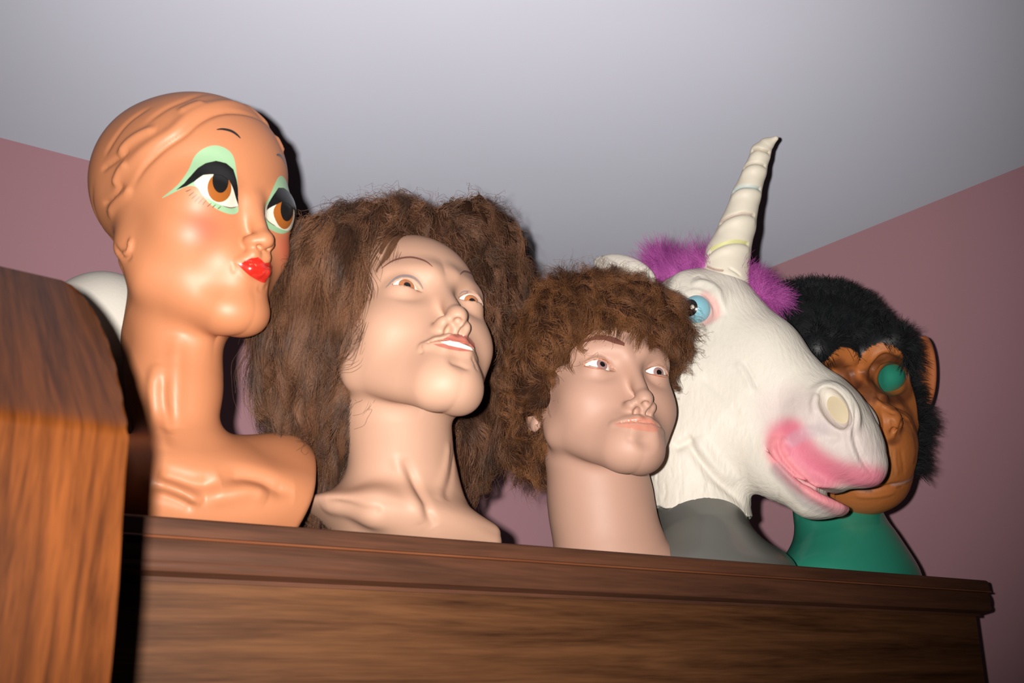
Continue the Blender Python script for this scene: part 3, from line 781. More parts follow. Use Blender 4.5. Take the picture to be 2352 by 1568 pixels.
# ------------------------------------------------------------------ unicorn mask on a grey bust
TH_U = math.radians(-70)
FU = np.array([math.cos(TH_U), math.sin(TH_U), 0.0]); LU = np.cross(FU, [0, 0, 1.0])      # LU: the side turned to the camera
QU = at(1640, 800, .80)
if LU @ QU > 0: LU = -LU
RU = np.stack([FU, LU, [0, 0, 1.0]], 1)
def U(px, py, lat=0.0):
    d = ray(px, py); k = (lat+QU @ LU)/(d @ LU); return (d*k-QU) @ RU
def UW(L): return np.asarray(L) @ RU.T+QU
MZ = [U(1790, 1035), U(1850, 1108), U(1895, 1131), U(1960, 1150), U(2100, 1200)]
def unicorn(P):
    p = (P-QU.astype(np.float32)) @ RU.astype(np.float32)
    q = np.column_stack([p[:, 0], np.abs(p[:, 1]), p[:, 2]])
    d = ell(p, U(1590, 735), (.062, .050, .062))
    d = smin(d, ell(p, U(1622, 880), (.066, .050, .082)), .03)
    d = smin(d, chain(p, [U(1655, 700), U(1765, 805), U(1865, 905)], [.040, .034, .031], .02), .030)
    d = smin(d, ell(q, U(1700, 880)+[0, .018, 0], (.070, .030, .060), rotm(0, .7, 0)), .03)
    d = smin(d, chain(p, [U(1700, 980), U(1800, 1060), U(1870, 1120)], [.052, .040, .030], .02), .03)     # jaw
    d = smin(d, cone(q, U(1870, 1140)+[0, .008, 0], U(1925, 1160)+[0, .004, 0], .020, .010), .02)
    d = smin(d, ell(p, U(1905, 975), (.044, .043, .048)), .026)                                        # muzzle
    d = smin(d, chain(p, [U(1895, 985), U(1950, 1035), U(1988, 1076)], [.043, .035, .020], .02), .014)
    d = smin(d, cone(q, U(1925, 930)+[0, .022, 0], U(1940, 960)+[0, .022, 0], .017, .017), .014)
    # neck
    nk = chain(p, [U(1600, 900), U(1590, 1040), U(1604, 1200)], [.060, .055, .062], .03)
    a_, b_ = U(1500, 1166, .05), U(1715, 1174, .05)
    rim = a_[2]+(b_[2]-a_[2])*(p[:, 0]-a_[0])/(b_[0]-a_[0])+.0014*np.sin(p[:, 0]*120+p[:, 1]*40)+.0008*np.sin(p[:, 0]*330+1)
    d = smin(d, np.maximum(nk, rim-p[:, 2]), .028)
    # brow over the eye
    d = smin(d, cone(q, U(1575, 655, .030), U(1640, 690, .036), .014, .013), .016)
    d = smax(d, -sph(q, U(1603, 712, .058), .0165), .010)
    # the mouth, open to the front
    zt = np.interp(p[:, 0], [U(1790, 1040)[0], U(1850, 1103)[0], U(1895, 1127)[0], U(1960, 1125)[0], U(2028, 1116)[0]],
                   [U(1790, 1040)[2], U(1850, 1103)[2], U(1895, 1127)[2], U(1960, 1125)[2], U(2028, 1116)[2]])
    zb = np.interp(p[:, 0], [U(1790, 1044)[0], U(1850, 1112)[0], U(1900, 1141)[0], U(1955, 1166)[0], U(2028, 1190)[0]],
                   [U(1790, 1044)[2], U(1850, 1112)[2], U(1900, 1141)[2], U(1955, 1166)[2], U(2028, 1190)[2]])
    g = np.maximum(p[:, 2]-zt, zb-p[:, 2]); g = np.maximum(g, U(1795, 1045)[0]-p[:, 0])
    g = np.maximum(g, -(q[:, 1]-.022)*np.clip((U(1890, 1127)[0]-p[:, 0])*200, 0, 1)-1e-3)
    d = smax(d, -g, .004)
    # nostril
    nc = U(1918, 937, .040)
    Rn = rotm(0, math.radians(-25), 0)
    d = smin(d, ell(q, nc-[0, .006, 0], (.0215, .012, .031), Rn), .008)
    d = smax(d, -ell(q, nc+[.0, .004, 0], (.0135, .018, .0265), Rn), .003)
    return np.maximum(d, np.where(p[:, 0] < U(1720, 1168)[0], rim-p[:, 2], -1))
V, F = polygonise(unicorn, [QU[0]-.15, QU[1]-.30, ZT+.02], [QU[0]+.22, QU[1]+.13, QU[2]+.15], .0017)
SU = Surf(V, F)
for L, w_, a_ in ([[(1585, 655), (1612, 648), (1640, 660), (1655, 690), (1662, 725)], .0050, .0030],
                  [[(1570, 672), (1600, 668), (1625, 680), (1640, 705), (1640, 735)], .0028, .0022],
                  [[(1612, 640), (1640, 668), (1655, 700), (1668, 735)], .0022, -.0012],
                  [[(1618, 645), (1605, 632), (1590, 640)], .0022, -.0010],
                  [[(1690, 830), (1712, 865), (1730, 905)], .0040, .0018],
                  [[(1705, 825), (1727, 862), (1745, 900)], .0022, -.0012],
                  [[(1600, 860), (1640, 890), (1680, 930), (1700, 980)], .0060, -.0016],
                  [[(1580, 1000), (1590, 1030), (1615, 1065), (1645, 1100), (1680, 1130), (1712, 1165)], .0050, -.0048],
                  [[(1600, 1000), (1620, 1040), (1650, 1075), (1700, 1110)], .0090, .0040],
                  [[(1545, 1030), (1570, 1020), (1592, 1003)], .0055, -.0040],
                  [[(1780, 1000), (1778, 1030), (1800, 1075), (1850, 1125), (1900, 1155), (1950, 1180)], .0050, .0036],
                  [[(1790, 1012), (1786, 1035), (1815, 1075), (1850, 1105), (1890, 1128)], .0030, -.0030],
                  [[(1810, 1005), (1800, 1020), (1815, 1050)], .005, .002],
                  [[(1880, 905), (1868, 925), (1872, 955)], .0040, .0022],
                  [[(1830, 985), (1870, 990), (1905, 1005), (1930, 1000)], .0050, -.0018],
                  [[(1962, 918), (1966, 950), (1962, 985), (1970, 1030), (1990, 1070), (2012, 1098)], .0030, -.0028],
                  [[(1950, 925), (1954, 960), (1950, 1000), (1962, 1045), (1980, 1080)], .0040, .0020]):
    SU.px_stroke(L, w_, a_)
rnd = random.Random(5)
for k in range(46):                                             # fine folds of the latex on throat and jaw
    x = rnd.uniform(1505, 1700); y = rnd.uniform(1080, 1150)
    if k % 2: x = rnd.uniform(1640, 1800); y = 1060+(x-1640)*.62+rnd.uniform(-10, 40)
    L = [(x, y-rnd.uniform(12, 30)), (x+rnd.uniform(-3, 3), y), (x+rnd.uniform(-4, 6), y+rnd.uniform(10, 20))]
    try: SU.px_stroke(L, .0016, rnd.choice([-.0007, -.0005, .0006]))
    except ValueError: pass
SU.refresh()
BU = base_pt(1640, 1280, .80)
uni = empty('unicorn_mask', np.array([BU[0], BU[1], ZT+.06]), 'white latex unicorn head mask with long ringed horn, blue eye and open pink mouth', 'mask')
m_uni = vcol_mat('unicorn_latex', rough=.55, spec=.3, bump=(90, .38, .003), wrinkle=((0, .6, 0), (3.2, 1, .8)))
mk = mesh_obj('mask_skin', SU.V, SU.F, m_uni, uni)
def colour_mesh(o, cols):
    ca = o.data.color_attributes.new('paint', 'FLOAT_COLOR', 'POINT')
    ca.data.foreach_set('color', np.column_stack([cols, np.ones(len(cols))]).astype(np.float32).ravel())
LV = (SU.V-QU) @ RU; LQ = np.column_stack([LV[:, 0], np.abs(LV[:, 1]), LV[:, 2]])
col = np.tile(np.array([.60, .56, .49]), (len(LV), 1))
def sprayed(col, pts, w_, c, k=1.0, V=None):
    P = smooth_line(np.array(pts), 4) if len(pts) > 2 else np.array(pts); V = LQ if V is None else V
    best = np.full(len(V), 1e9)
    for i in range(len(P)-1):
        a, b = P[i], P[i+1]; ab = b-a; h = np.clip(((V-a) @ ab)/(ab @ ab+1e-12), 0, 1)
        best = np.minimum(best, np.linalg.norm(V-a-h[:, None]*ab, axis=1))
    f = (np.exp(-(best/w_)**4)*k)[:, None]
    return col*(1-f)+np.array(c)*f
def loc_px(pts):
    P = (SU.pxs(pts)-QU) @ RU; P[:, 1] = np.abs(P[:, 1]); return P
col = sprayed(col, loc_px([(1800, 940), (1850, 960), (1920, 1000), (1980, 1050)]), .030, (.56, .44, .44), .55)
col = sprayed(col, loc_px([(1800, 1000), (1800, 1030), (1830, 1070), (1880, 1100)]), .0200, (.60, .16, .22), .85)
col = sprayed(col, loc_px([(1820, 1000), (1860, 1050), (1920, 1085), (1980, 1100), (2010, 1105)]), .0175, (.60, .15, .22), .9)
col = sprayed(col, loc_px([(1785, 1010), (1785, 1040), (1830, 1100), (1890, 1145), (1945, 1172)]), .0105, (.66, .22, .25), .95)
col = sprayed(col, loc_px([(1785, 1080), (1830, 1130), (1880, 1165), (1930, 1180)]), .0085, (.22, .19, .20), .55)
col = sprayed(col, loc_px([(1625, 735), (1640, 720), (1635, 700), (1620, 685)]), .0085, (.62, .30, .28), .75)
col = sprayed(col, loc_px([(1820, 1010), (1860, 990), (1890, 985)]), .008, (.42, .34, .38), .4)
colour_mesh(mk, col)
# eye: a painted blue ball with black pupil
m_blue = plain('painted_eye_blue', (.20, .42, .50), rough=.35); m_spot = plain('painted_white_dot', (.75, .70, .60), rough=.4)
ec = UW(U(1600, 710, .0475)); V, F = ball(ec, .0165); eb = mesh_obj('eye', V, F, m_blue, uni)
a = sight_dir(ec, .0165, 1582, 706); V, F = disc_cap(ec, a, .0168, .0100); mesh_obj('pupil', V, F, m_bk, eb)
a = sight_dir(ec, .0165, 1590, 705); V, F = disc_cap(ec, a, .0170, .0026); mesh_obj('painted_highlight', V, F, m_spot, eb)
# nostril hollow floor
nc = U(1920, 938, .036)
V, F = disc_cap(UW(nc-[0, .0325, 0]), LU, .0300, .021)
Lc = (np.array(V)-UW(nc)) @ RU; Rn = rotm(0, math.radians(-25), 0); Lc = (Lc @ Rn)*[.72, 1, 1.2] @ Rn.T; V = Lc @ RU.T+UW(nc)
mesh_obj('nostril_lining', [list(v) for v in V], F, plain('latex_inside_yellowed', (.50, .42, .28), rough=.7), uni)
# horn
HP = [(1664, 640), (1672, 585), (1694, 520), (1714, 450), (1733, 395), (1748, 350)]
HR = [.0305, .0265, .0215, .0172, .0140, .0118]
HW = [UW(U(*p)) for p in HP]; TIP = UW(U(1782, 318))
def horn(p):
    d = chain(p, HW, HR, .004)
    d = smin(d, chain(p, [HW[-1]+[0, 0, .001], UW(U(1760, 333)), TIP], [.0125, .0085, .0032], .003), .003)
    return d
lo_ = np.min(HW+[TIP], 0)-.04; hi_ = np.max(HW+[TIP], 0)+.035
V, F = polygonise(horn, lo_, hi_, .0011)
SH = Surf(V, F)
for L in ([(1630, 580), (1660, 562), (1690, 556), (1716, 560)], [(1655, 512), (1680, 496), (1705, 490), (1730, 494)], [(1684, 440), (1700, 430), (1720, 428), (1745, 434)],
          [(1708, 385), (1722, 376), (1738, 374), (1756, 380)], [(1728, 346), (1740, 342), (1752, 345), (1766, 350)]):
    SH.px_stroke(L, .0024, -.0022, taper=False); SH.px_stroke([(x, y+13) for x, y in L], .0050, .0012, taper=False)
for L in ([(1622, 610), (1640, 618), (1662, 622)], [(1672, 614), (1690, 624), (1702, 634)]): SH.px_stroke(L, .0016, -.0014)
SH.refresh()
ho = mesh_obj('horn', SH.V, SH.F, vcol_mat('horn_latex', rough=.5, spec=.3, bump=(150, .1, .001)), uni)
hc_ = np.tile(np.array([.62, .57, .47]), (len(SH.V), 1))
def on_horn(pts): return [SH.px(*p) for p in pts]
for L, w_, c, k in (([(1634, 572), (1660, 560), (1690, 554), (1714, 558)], .0026, (.50, .50, .16), .8), ([(1656, 510), (1680, 497), (1705, 491), (1728, 494)], .0022, (.38, .26, .22), .6),
                 ([(1686, 438), (1700, 432), (1720, 430), (1740, 434)], .0038, (.36, .46, .46), .7), ([(1710, 384), (1722, 377), (1738, 375), (1752, 379)], .0018, (.40, .34, .26), .5),
                 ([(1732, 345), (1740, 342), (1752, 345), (1762, 348)], .0018, (.40, .32, .22), .6), ([(1625, 612), (1640, 618), (1660, 621)], .0014, (.25, .10, .08), .7)):
    hc_ = sprayed(hc_, on_horn(L), w_, c, k, V=SH.V)
colour_mesh(ho, hc_)
# ear seen above the short wig, and its twin
for lat in (.034, -.034):
    E0 = UW(U(1520, 665)+[0, lat, 0]); E1 = UW(U(1384, 606, lat*1.15))
    ax_ = (E1-E0)/np.linalg.norm(E1-E0); up_ = np.cross(ax_, LU); up_ /= np.linalg.norm(up_); sd = np.cross(ax_, up_)
    Re = np.stack([ax_, sd, up_], 1); Ln = np.linalg.norm(E1-E0)
    def ear(p, E0=E0, E1=E1, Re=Re, Ln=Ln):
        c = (E0+E1)/2
        d = ell(p, c, (Ln*.62, .012, .021), Re)
        return smax(d, -ell(p, c+Re @ np.array([.012, .010 if lat > 0 else -.010, .004]), (Ln*.55, .011, .013), Re), .003)
    V, F = polygonise(ear, np.minimum(E0, E1)-.06, np.maximum(E0, E1)+.06, .0018)
    mesh_obj('ear', V, F, plain('latex_white', (.60, .56, .49), rough=.55, bump=(90, .2, .003)), uni)

# the grey bust under the mask
m_gb = plain('bust_grey_gloss', (.105, .105, .095), rough=.34, spec=.5, coat=.3)
def gbust(p):
    c = BU
    d = chain(p, [UW(U(1604, 1060)), UW(U(1606, 1150)), UW(U(1606, 1190)), c+[-.012, 0, .02]], [.030, .040, .052, .056], .01)
    d = smin(d, ell(p, c+[.004, .0, .0], (.098, .076, .040)), .022)
    return smax(d, c[2]-p[:, 2], .003)
V, F = polygonise(gbust, BU+[-.13, -.11, -.01], BU+[.13, .11, .17], .0022)
gb = empty('mannequin_bust', BU, 'glossy dark grey mannequin neck and shoulders under the unicorn mask', 'mannequin bust')
mesh_obj('bust', V, F, m_gb, gb)

# ------------------------------------------------------------------ ape mask on a green bust
def head_frame(az, elev, roll):
    f = np.array([math.cos(az)*math.cos(elev), math.sin(az)*math.cos(elev), math.sin(elev)])
    x = np.cross(f, [0, 0, 1.0]); x /= np.linalg.norm(x); z = np.cross(x, f)
    x = -x                                                     # +x is the head's own left
    R = np.stack([x, -f, np.cross(x, -f)], 1)
    c, s_ = math.cos(roll), math.sin(roll)
    return R @ np.array([[c, 0, s_], [0, 1, 0], [-s_, 0, c]])
RG = np.array([[.8508, .4379, -.2904], [-.5097, .8221, -.2538], [.1276, .3639, .9226]])
SG_ = 1.30
TG = np.array([.814, .624, .266])*SG_
EYG = (.033, -.085, .012)
def ape(P):
    p = (P-TG.astype(np.float32)) @ RG.astype(np.float32)/SG_; q = mirx(p)
    d = ell(p, (0, .018, .024), (.082, .088, .082))
    d = smin(d, ell(p, (0, -.030, -.030), (.072, .060, .075)), .03)
    d = smin(d, cone(q, (.008, -.078, .040), (.036, -.080, .047), .013, .015), .012)
    d = smin(d, cone(q, (.036, -.080, .047), (.064, -.050, .022), .015, .012), .012)
    d = smin(d, ell(p, (0, -.078, -.052), (.050, .050, .048)), .028)          # muzzle
    d = smin(d, ell(p, (0, -.070, -.088), (.040, .042, .026)), .02)
    d = smin(d, ell(p, (0, -.096, -.010), (.017, .024, .020)), .018)
    d = smin(d, ell(q, (.010, -.118, -.020), (.011, .012, .011)), .008)
    d = smin(d, ell(q, (.054, -.045, -.030), (.022, .026, .034)), .02)
    d = smax(d, -ell(q, (.038, -.104, .012), (.022, .022, .019)), .010)
    d = smax(d, -ell(q, (.0435, -.088, .010), (.0235, .040, .0165)), .004)    # eye holes
    d = smax(d, -cone(q, (.006, -.128, -.029), (.017, -.120, -.020), .0022, .0016), .002)
    return d*SG_
V, F = polygonise(ape, TG-.19, TG+.19, .0021)
SG = Surf(V, F)
FACE_PX = [(1962, 832), (1978, 812), (2000, 795), (2025, 787), (2050, 793), (2072, 815), (2088, 850), (2094, 890), (2104, 930), (2110, 980), (2108, 1040), (2098, 1090), (2072, 1130), (2045, 1158)]
fl = []
for p_ in FACE_PX:
    P_ = SG.px(*p_); L_ = (P_-TG) @ RG/SG_; fl.append((max(abs(L_[0]), .002), L_[2]))
fl = [(0.0, fl[0][1])]+fl[1:-2]+[(.058, -.085), (.050, -.108), (.03, -.135), (0, -.145)]
half = np.array(fl); FACE2 = np.concatenate([half, (half*[-1, 1])[::-1][1:-1]])
def in_face(P):
    L = (np.asarray(P)-TG) @ RG/SG_
    return inside(L[:, [0, 2]], FACE2) & (L[:, 1] < -.005)
for L, w_, a_ in ([[(1945, 840), (1955, 865), (1968, 895)], .0045, -.0030], [[(1975, 835), (1985, 860), (1985, 890)], .0040, .0022],
                  [[(2000, 880), (2000, 850), (2015, 825), (2040, 815), (2065, 828), (2080, 855)], .0034, -.0028],
                  [[(1992, 900), (1990, 860), (2005, 825), (2035, 805), (2070, 815)], .0040, .0024],
                  [[(2005, 900), (2030, 918), (2060, 932), (2090, 950)], .0034, -.0026], [[(2010, 918), (2040, 935), (2075, 955), (2098, 985)], .0030, .0022],
                  [[(2020, 930), (2050, 948), (2080, 980)], .0026, -.0020], [[(2060, 940), (2072, 970), (2062, 1005), (2045, 1015)], .0030, -.0024],
                  [[(2045, 1030), (2043, 1060), (2050, 1095)], .0024, .0010], [[(2056, 1030), (2056, 1060), (2062, 1095)], .0020, .0010],
                  [[(2068, 1030), (2074, 1060), (2076, 1090)], .0022, -.0010], [[(2040, 1018), (2032, 1045), (2036, 1090)], .0022, -.0010],
                  [[(1940, 1118), (2000, 1124), (2050, 1115), (2098, 1096)], .0032, -.0034], [[(1960, 1138), (2010, 1140), (2060, 1128)], .0028, .0014],
                  [[(1870, 850), (1890, 862), (1912, 880)], .0030, -.0024], [[(1880, 838), (1905, 850), (1925, 870)], .0030, .0020],
                  [[(2040, 1000), (2050, 992), (2051, 975), (2047, 962)], .0022, -.0022]):
    SG.px_stroke(L, w_, a_)
SG.px_stroke([(2008, 905), (2000, 868), (2016, 838), (2044, 826), (2070, 836), (2084, 862), (2086, 896), (2058, 912), (2028, 908), (2008, 905)], .0030, .0022, taper=False)
SG.refresh()
BG = base_pt(1950, 1305, .795)
ape_e = empty('ape_mask', np.array([BG[0], BG[1], ZT+.05]), 'ape mask with shaggy black fur and wrinkled orange face, behind the unicorn muzzle', 'mask')
m_ape = vcol_mat('ape_latex', rough=.5, spec=.3, bump=(130, .25, .002))
am = mesh_obj('mask_skin', SG.V, SG.F, m_ape, ape_e)
fm = in_face(SG.V)
LG = (SG.V-TG) @ RG; LGq = np.column_stack([np.abs(LG[:, 0]), LG[:, 1], LG[:, 2]])
oc = np.tile(np.array([.42, .135, .035]), (len(LG), 1))
def gl(pts):
    P = (SG.pxs(pts)-TG) @ RG; P[:, 0] = np.abs(P[:, 0]); return P
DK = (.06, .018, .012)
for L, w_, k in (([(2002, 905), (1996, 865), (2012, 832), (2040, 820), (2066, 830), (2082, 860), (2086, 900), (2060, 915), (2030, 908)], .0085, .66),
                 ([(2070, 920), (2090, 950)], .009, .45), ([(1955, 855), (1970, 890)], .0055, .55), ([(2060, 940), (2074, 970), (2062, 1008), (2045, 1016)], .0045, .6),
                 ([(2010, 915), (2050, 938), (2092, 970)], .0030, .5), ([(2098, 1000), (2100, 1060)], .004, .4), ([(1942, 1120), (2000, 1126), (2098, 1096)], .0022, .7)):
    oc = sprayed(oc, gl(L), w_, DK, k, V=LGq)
oc = sprayed(oc, gl([(2048, 1112), (2075, 1107), (2095, 1097)]), .0022, (.42, .25, .22), .8, V=LGq)
oc = sprayed(oc, gl([(2045, 1035), (2050, 1090)]), .006, (.50, .20, .07), .5, V=LGq)
oc[~fm] = (.008, .009, .010)
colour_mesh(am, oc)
# ears of bare orange latex standing out of the fur
for sx in (1, -1):
    ecn = SG_*np.array([sx*.106, -.004, .002]) @ RG.T+TG
    RE = RG @ rotm(0, sx*.12, sx*.55)
    def ear(p):
        d = ell(p, ecn, (.026, .010, .050), RE)
        return smax(d, -ell(p, ecn+RE @ np.array([-.002, -.008, 0]), (.018, .008, .038), RE), .004)
    V, F = polygonise(ear, ecn-.06, ecn+.06, .0018)
    mesh_obj('ear', V, F, plain('ape_ear_latex', (.55, .17, .06), rough=.5, bump=(130, .2, .002)), ape_e)

# green bust; its head fills the mask and shows through the eye holes
m_gr = plain('bust_green_gloss', (.024, .23, .15), rough=.30, spec=.5, coat=.4)
def green(p):
    c = BG
    d = chain(p, [c+[.0, .02, .15], c+[0, .01, .08], c+[.0, 0, .045]], [.048, .048, .055], .02)
    d = smin(d, ell(p, c+[0, .0, .0], (.100, .074, .055)), .040)
    d = smin(d, ell(p, TG+RG @ np.array([0, -.012, .012]), (.084, .0885, .086), RG.astype(np.float32)), .02)
    q = mirx((p-TG.astype(np.float32)) @ RG.astype(np.float32)/SG_)
    d = smin(d, ell(q, (.0415, -.0470, .010), (.0200, .0225, .0165))*SG_, .006)
    return smax(d, c[2]-p[:, 2], .003)
V, F = polygonise(green, BG+[-.14, -.12, -.01], np.maximum(BG, TG)+[.12, .12, .12], .0024)
gg = empty('mannequin_bust', BG, 'glossy green mannequin neck and shoulders under the ape mask, at the right end', 'mannequin bust')
mesh_obj('bust', V, F, m_gr, gg)

# ------------------------------------------------------------------ fur, mane and wigs
RS = np.random.default_rng(11)
WV = RS.normal(size=(3, 6, 3)); PH = RS.uniform(0, 6.28, (3, 6))
def vnoise(P, f):
    """smooth pseudo-random vector field"""
    out = np.zeros_like(P)
    for c in range(3):
        for k in range(6): out[:, c] += np.sin(P @ WV[c, k]*f*(1+.25*k)+PH[c, k])
    return out/2.4
def scatter(V, F, n, keep=None):
    """random points with normals on a quad surface"""
    a, b, c, d = [V[F[:, i]] for i in range(4)]
    cen = (a+b+c+d)/4; nr = np.cross(c-a, d-b); ar = np.linalg.norm(nr, axis=1)
    if keep is not None: ar = ar*keep(cen)
    i = RS.choice(len(F), n, p=ar/ar.sum()); u = RS.random((n, 2))
    P = a[i]*((1-u[:, :1])*(1-u[:, 1:]))+b[i]*(u[:, :1]*(1-u[:, 1:]))+c[i]*(u[:, :1]*u[:, 1:])+d[i]*((1-u[:, :1])*u[:, 1:])
    return P, nr[i]/(np.linalg.norm(nr[i], axis=1)[:, None]+1e-12)
def unit(v): return v/(np.linalg.norm(v, axis=-1, keepdims=True)+1e-12)
def comb(P, N, f, flow, length, steps, lift, wob, wf, clump=.3, droop=None):
    """strands that follow a flow field over the distance field f, lifting off and wandering"""
    n = len(P); L = length*(RS.uniform(.55, 1.15, n)[:, None]); st = L/steps
    off = RS.uniform(0, 1, n)[:, None]*lift; jit = RS.normal(size=(n, 3))
    pts = [P.copy()]; X = P.copy(); e = 8e-4
    for k in range(steps):
        d0 = f(X.astype(np.float32))
        G = unit(np.stack([f((X+np.eye(3)[i]*e).astype(np.float32))-d0 for i in range(3)], 1))
        D = flow(X); D = D-(D*G).sum(1, keepdims=True)*G
        D = unit(D)+wob*vnoise(X, wf)+clump*.35*jit
        tgt = off*min(1, (k+1)/(steps*.5))
        X = X+unit(D)*st+G*np.clip(tgt-d0[:, None], -.004, .004)*.6
        pts.append(X.copy())
    A = np.stack(pts, 1)
    return [A[i] for i in range(n)]
# ape fur: short, spiky, fanning away from the face
m_fur = hair_mat('ape_black_fur', (.004, .005, .006), (.012, .014, .016), rough=.6, spec=.25)
P, N = scatter(SG.V, SG.F, 26000, lambda c: (~in_face(c)).astype(float)*(((c-TG) @ RG)[:, 2] > -.12*SG_)*~((((c-TG) @ RG)[:, 1] < 0) & (((c-TG) @ RG)[:, 2] < -.104*SG_)))
strs = []
cl = vnoise(P, 140)*.55
back = RG @ np.array([0, 1.0, 0]); dn = np.array([0, 0, -1.0])
for i in range(len(P)):
    D = N[i]*1.0+back*.35+cl[i]*1.1+RS.normal(size=3)*.22+np.array([0, 0, -.15]); D /= np.linalg.norm(D); l = RS.uniform(.009, .018)
    low = ((P[i]-TG) @ RG)[2] < -.03
    if low: l *= 1.35
    strs.append(np.array([P[i]-N[i]*.001, P[i]+D*l*.5, P[i]+(D+np.array([0, 0, -.18]))*l]))
hair('fur', strs, m_fur, ape_e, .00028, .3)
# unicorn mane behind and beside the horn
m_mane = hair_mat('purple_mane', (.22, .03, .19), (.50, .11, .40), rough=.5, spec=.3)
strs = []
def tuft(A, B, n, D0, l0, l1, spread, lat):
    nc = 34; ct = RS.random(nc); cD = unit(np.array(D0)+RS.normal(size=(nc, 3))*spread*1.2); cL = RS.uniform(.6, 1.25, nc); cl_ = RS.uniform(-lat, lat, nc)
    for i in range(n):
        k = RS.integers(nc); t = ct[k]+RS.normal()*.05
        a = A+(B-A)*t+LU*(cl_[k]+RS.normal()*.004)+RS.normal(size=3)*.003
        D = unit(cD[k]+RS.normal(size=3)*spread*.55); l = RS.uniform(l0, l1)*cL[k]
        D2 = unit(D+RS.normal(size=3)*.35); m_ = a+D*l*.5; strs.append(np.array([a, a+D*l*.28, m_+D2*l*.08, m_+D2*l*.5+np.array([0, 0, -.005])]))
iu = UW(U(1560, 650)); iv = UW(U(1650, 640))
upl = unit(UW(U(1540, 520))-UW(U(1590, 650)))
tuft(UW(U(1505, 660)), UW(U(1560, 640)), 5200, unit(UW(U(1512, 540))-UW(U(1540, 660))), .020, .066, .26, .016)
tuft(UW(U(1560, 640)), UW(U(1645, 632)), 4200, upl, .018, .056, .30, .014)
rt = UW(U(1700, 640)-[0, .015, 0]); rb = UW(U(1762, 695)-[0, .026, 0])
tuft(rt-.0*LU, rb, 5200, unit(UW(U(1790, 610)-[0, .02, 0])-UW(U(1725, 680)-[0, .02, 0])), .012, .036, .42, .010)
hair('mane', strs, m_mane, uni, .00016, .35)

# wigs --------------------------------------------------------------
m_cap = plain('wig_base_dark_brown', (.022, .009, .005), rough=.9, spec=.05)
m_h2 = hair_mat('wig_brown_hair', (.026, .012, .007), (.155, .070, .036), rough=.42, spec=.22)
m_h3 = hair_mat('wig_auburn_hair', (.038, .014, .006), (.19, .078, .031), rough=.42, spec=.22)
def l2(v): return np.asarray(v, float) @ R2.T.astype(float)+t2
def l3(v): return np.asarray(v, float) @ R3.T.astype(float)+t3
R2f, R3f = R2.astype(np.float32), R3.astype(np.float32)
KW = RS.normal(size=(9, 3))*[1, 1, .22]; KW = (KW/np.linalg.norm(KW, axis=1)[:, None]*RS.uniform(130, 330, (9, 1))).astype(np.float32); PW = RS.uniform(0, 6.28, 9)
KC = RS.normal(size=(9, 3)); KC = (KC/np.linalg.norm(KC, axis=1)[:, None]*RS.uniform(150, 330, (9, 1))).astype(np.float32)
def relief(P, K, amp):
    s_ = 0
    for k in range(9): s_ = s_+np.sin(P @ K[k]+PW[k])
    return amp*s_/3
def wig2(P):
    return wig2_smooth(P)+relief(P, KW, .0036)
def wig3(P):
    return wig3_smooth(P)+relief(P, KC, .0036)
def wig2_smooth(P):
    p = T(P, R2f, t2)
    d = ell(p, (-.002, .022, .062), (.100, .106, .104))
    d = smin(d, chain(P, [at(762, 620, .80), at(728, 760, .815), at(728, 900, .845), at(742, 1010, .870), at(728, 1110, .870)], [.046, .042, .040, .034, .014], .02), .03)
    d = smin(d, cone(P, at(690, 780, .84), at(668, 890, .84), .022, .008), .02)
    d = smin(d, chain(P, [at(1080, 560, .87), at(1120, 690, .895), at(1110, 850, .90), at(1085, 1000, .90), at(1080, 1090, .89)], [.048, .044, .042, .030, .014], .02), .03)
    d = smin(d, cone(P, at(930, 800, .93), at(930, 1060, .92), .07, .05), .03)
    d = smin(d, ell(p, (.035, .01, .085), (.065, .07, .075)), .03)
    # open over the face
    face = ell(p, (.002, -.105, -.014), (.070, .105, .110))
    face = smin(face, ell(p, (.004, -.10, -.09), (.066, .10, .09)), .03)
    face = smin(face, ell(p, (-.046, -.080, .030), (.030, .055, .045)), .015)
    neck = cone(P, at(925, 960, .76), at(925, 1300, .76), .052, .058)
    d = smax(d, -smin(face, neck, .02), .012)
    return d
V, F = polygonise(wig2, [.16, .62, .10], [.66, 1.06, .50], .0032)
SW2 = Surf(V, F)
w2 = empty('long_wig', l2((0, .02, .11)), 'long shaggy brown wig worn by the mannequin beside the glossy orange head', 'wig', 'brown wigs')
mesh_obj('wig_base', SW2.V, SW2.F, m_cap, w2)
part2 = l2((.012, -.055, .115))
def flow2(X):
    r = X-part2; D = unit(r)*.9
    dist = np.linalg.norm(r, axis=1, keepdims=True)
    g = np.array([0, 0, -1.0])*np.clip(dist/.07, .1, 1.6)
    return D*np.clip(1.3-dist/.16, .15, 1.3)+g
left2 = lambda c: (c @ RV/(c @ FV) < (870-1176)/FPX)
P, N = scatter(SW2.V, SW2.F, 17000, lambda c: ((c[:, 1] < .92) & left2(c)).astype(float))
strs = comb(P, N, wig2, flow2, .105, 12, .009, .26, 45, .40)
P, N = scatter(SW2.V, SW2.F, 14000, lambda c: (~left2(c)).astype(float)*((c[:, 1] < .93)+.15))
strs += comb(P, N, wig2, flow2, .060, 10, .012, .75, 95, .6)
P, N = scatter(SW2.V, SW2.F, 5000, lambda c: (c[:, 2] > t2[2]+.02).astype(float)+.3)
strs += comb(P, N, wig2, flow2, .045, 8, .020, 1.25, 150, 1.0)
hair('hair', strs, m_h2, w2, .00015, .4)
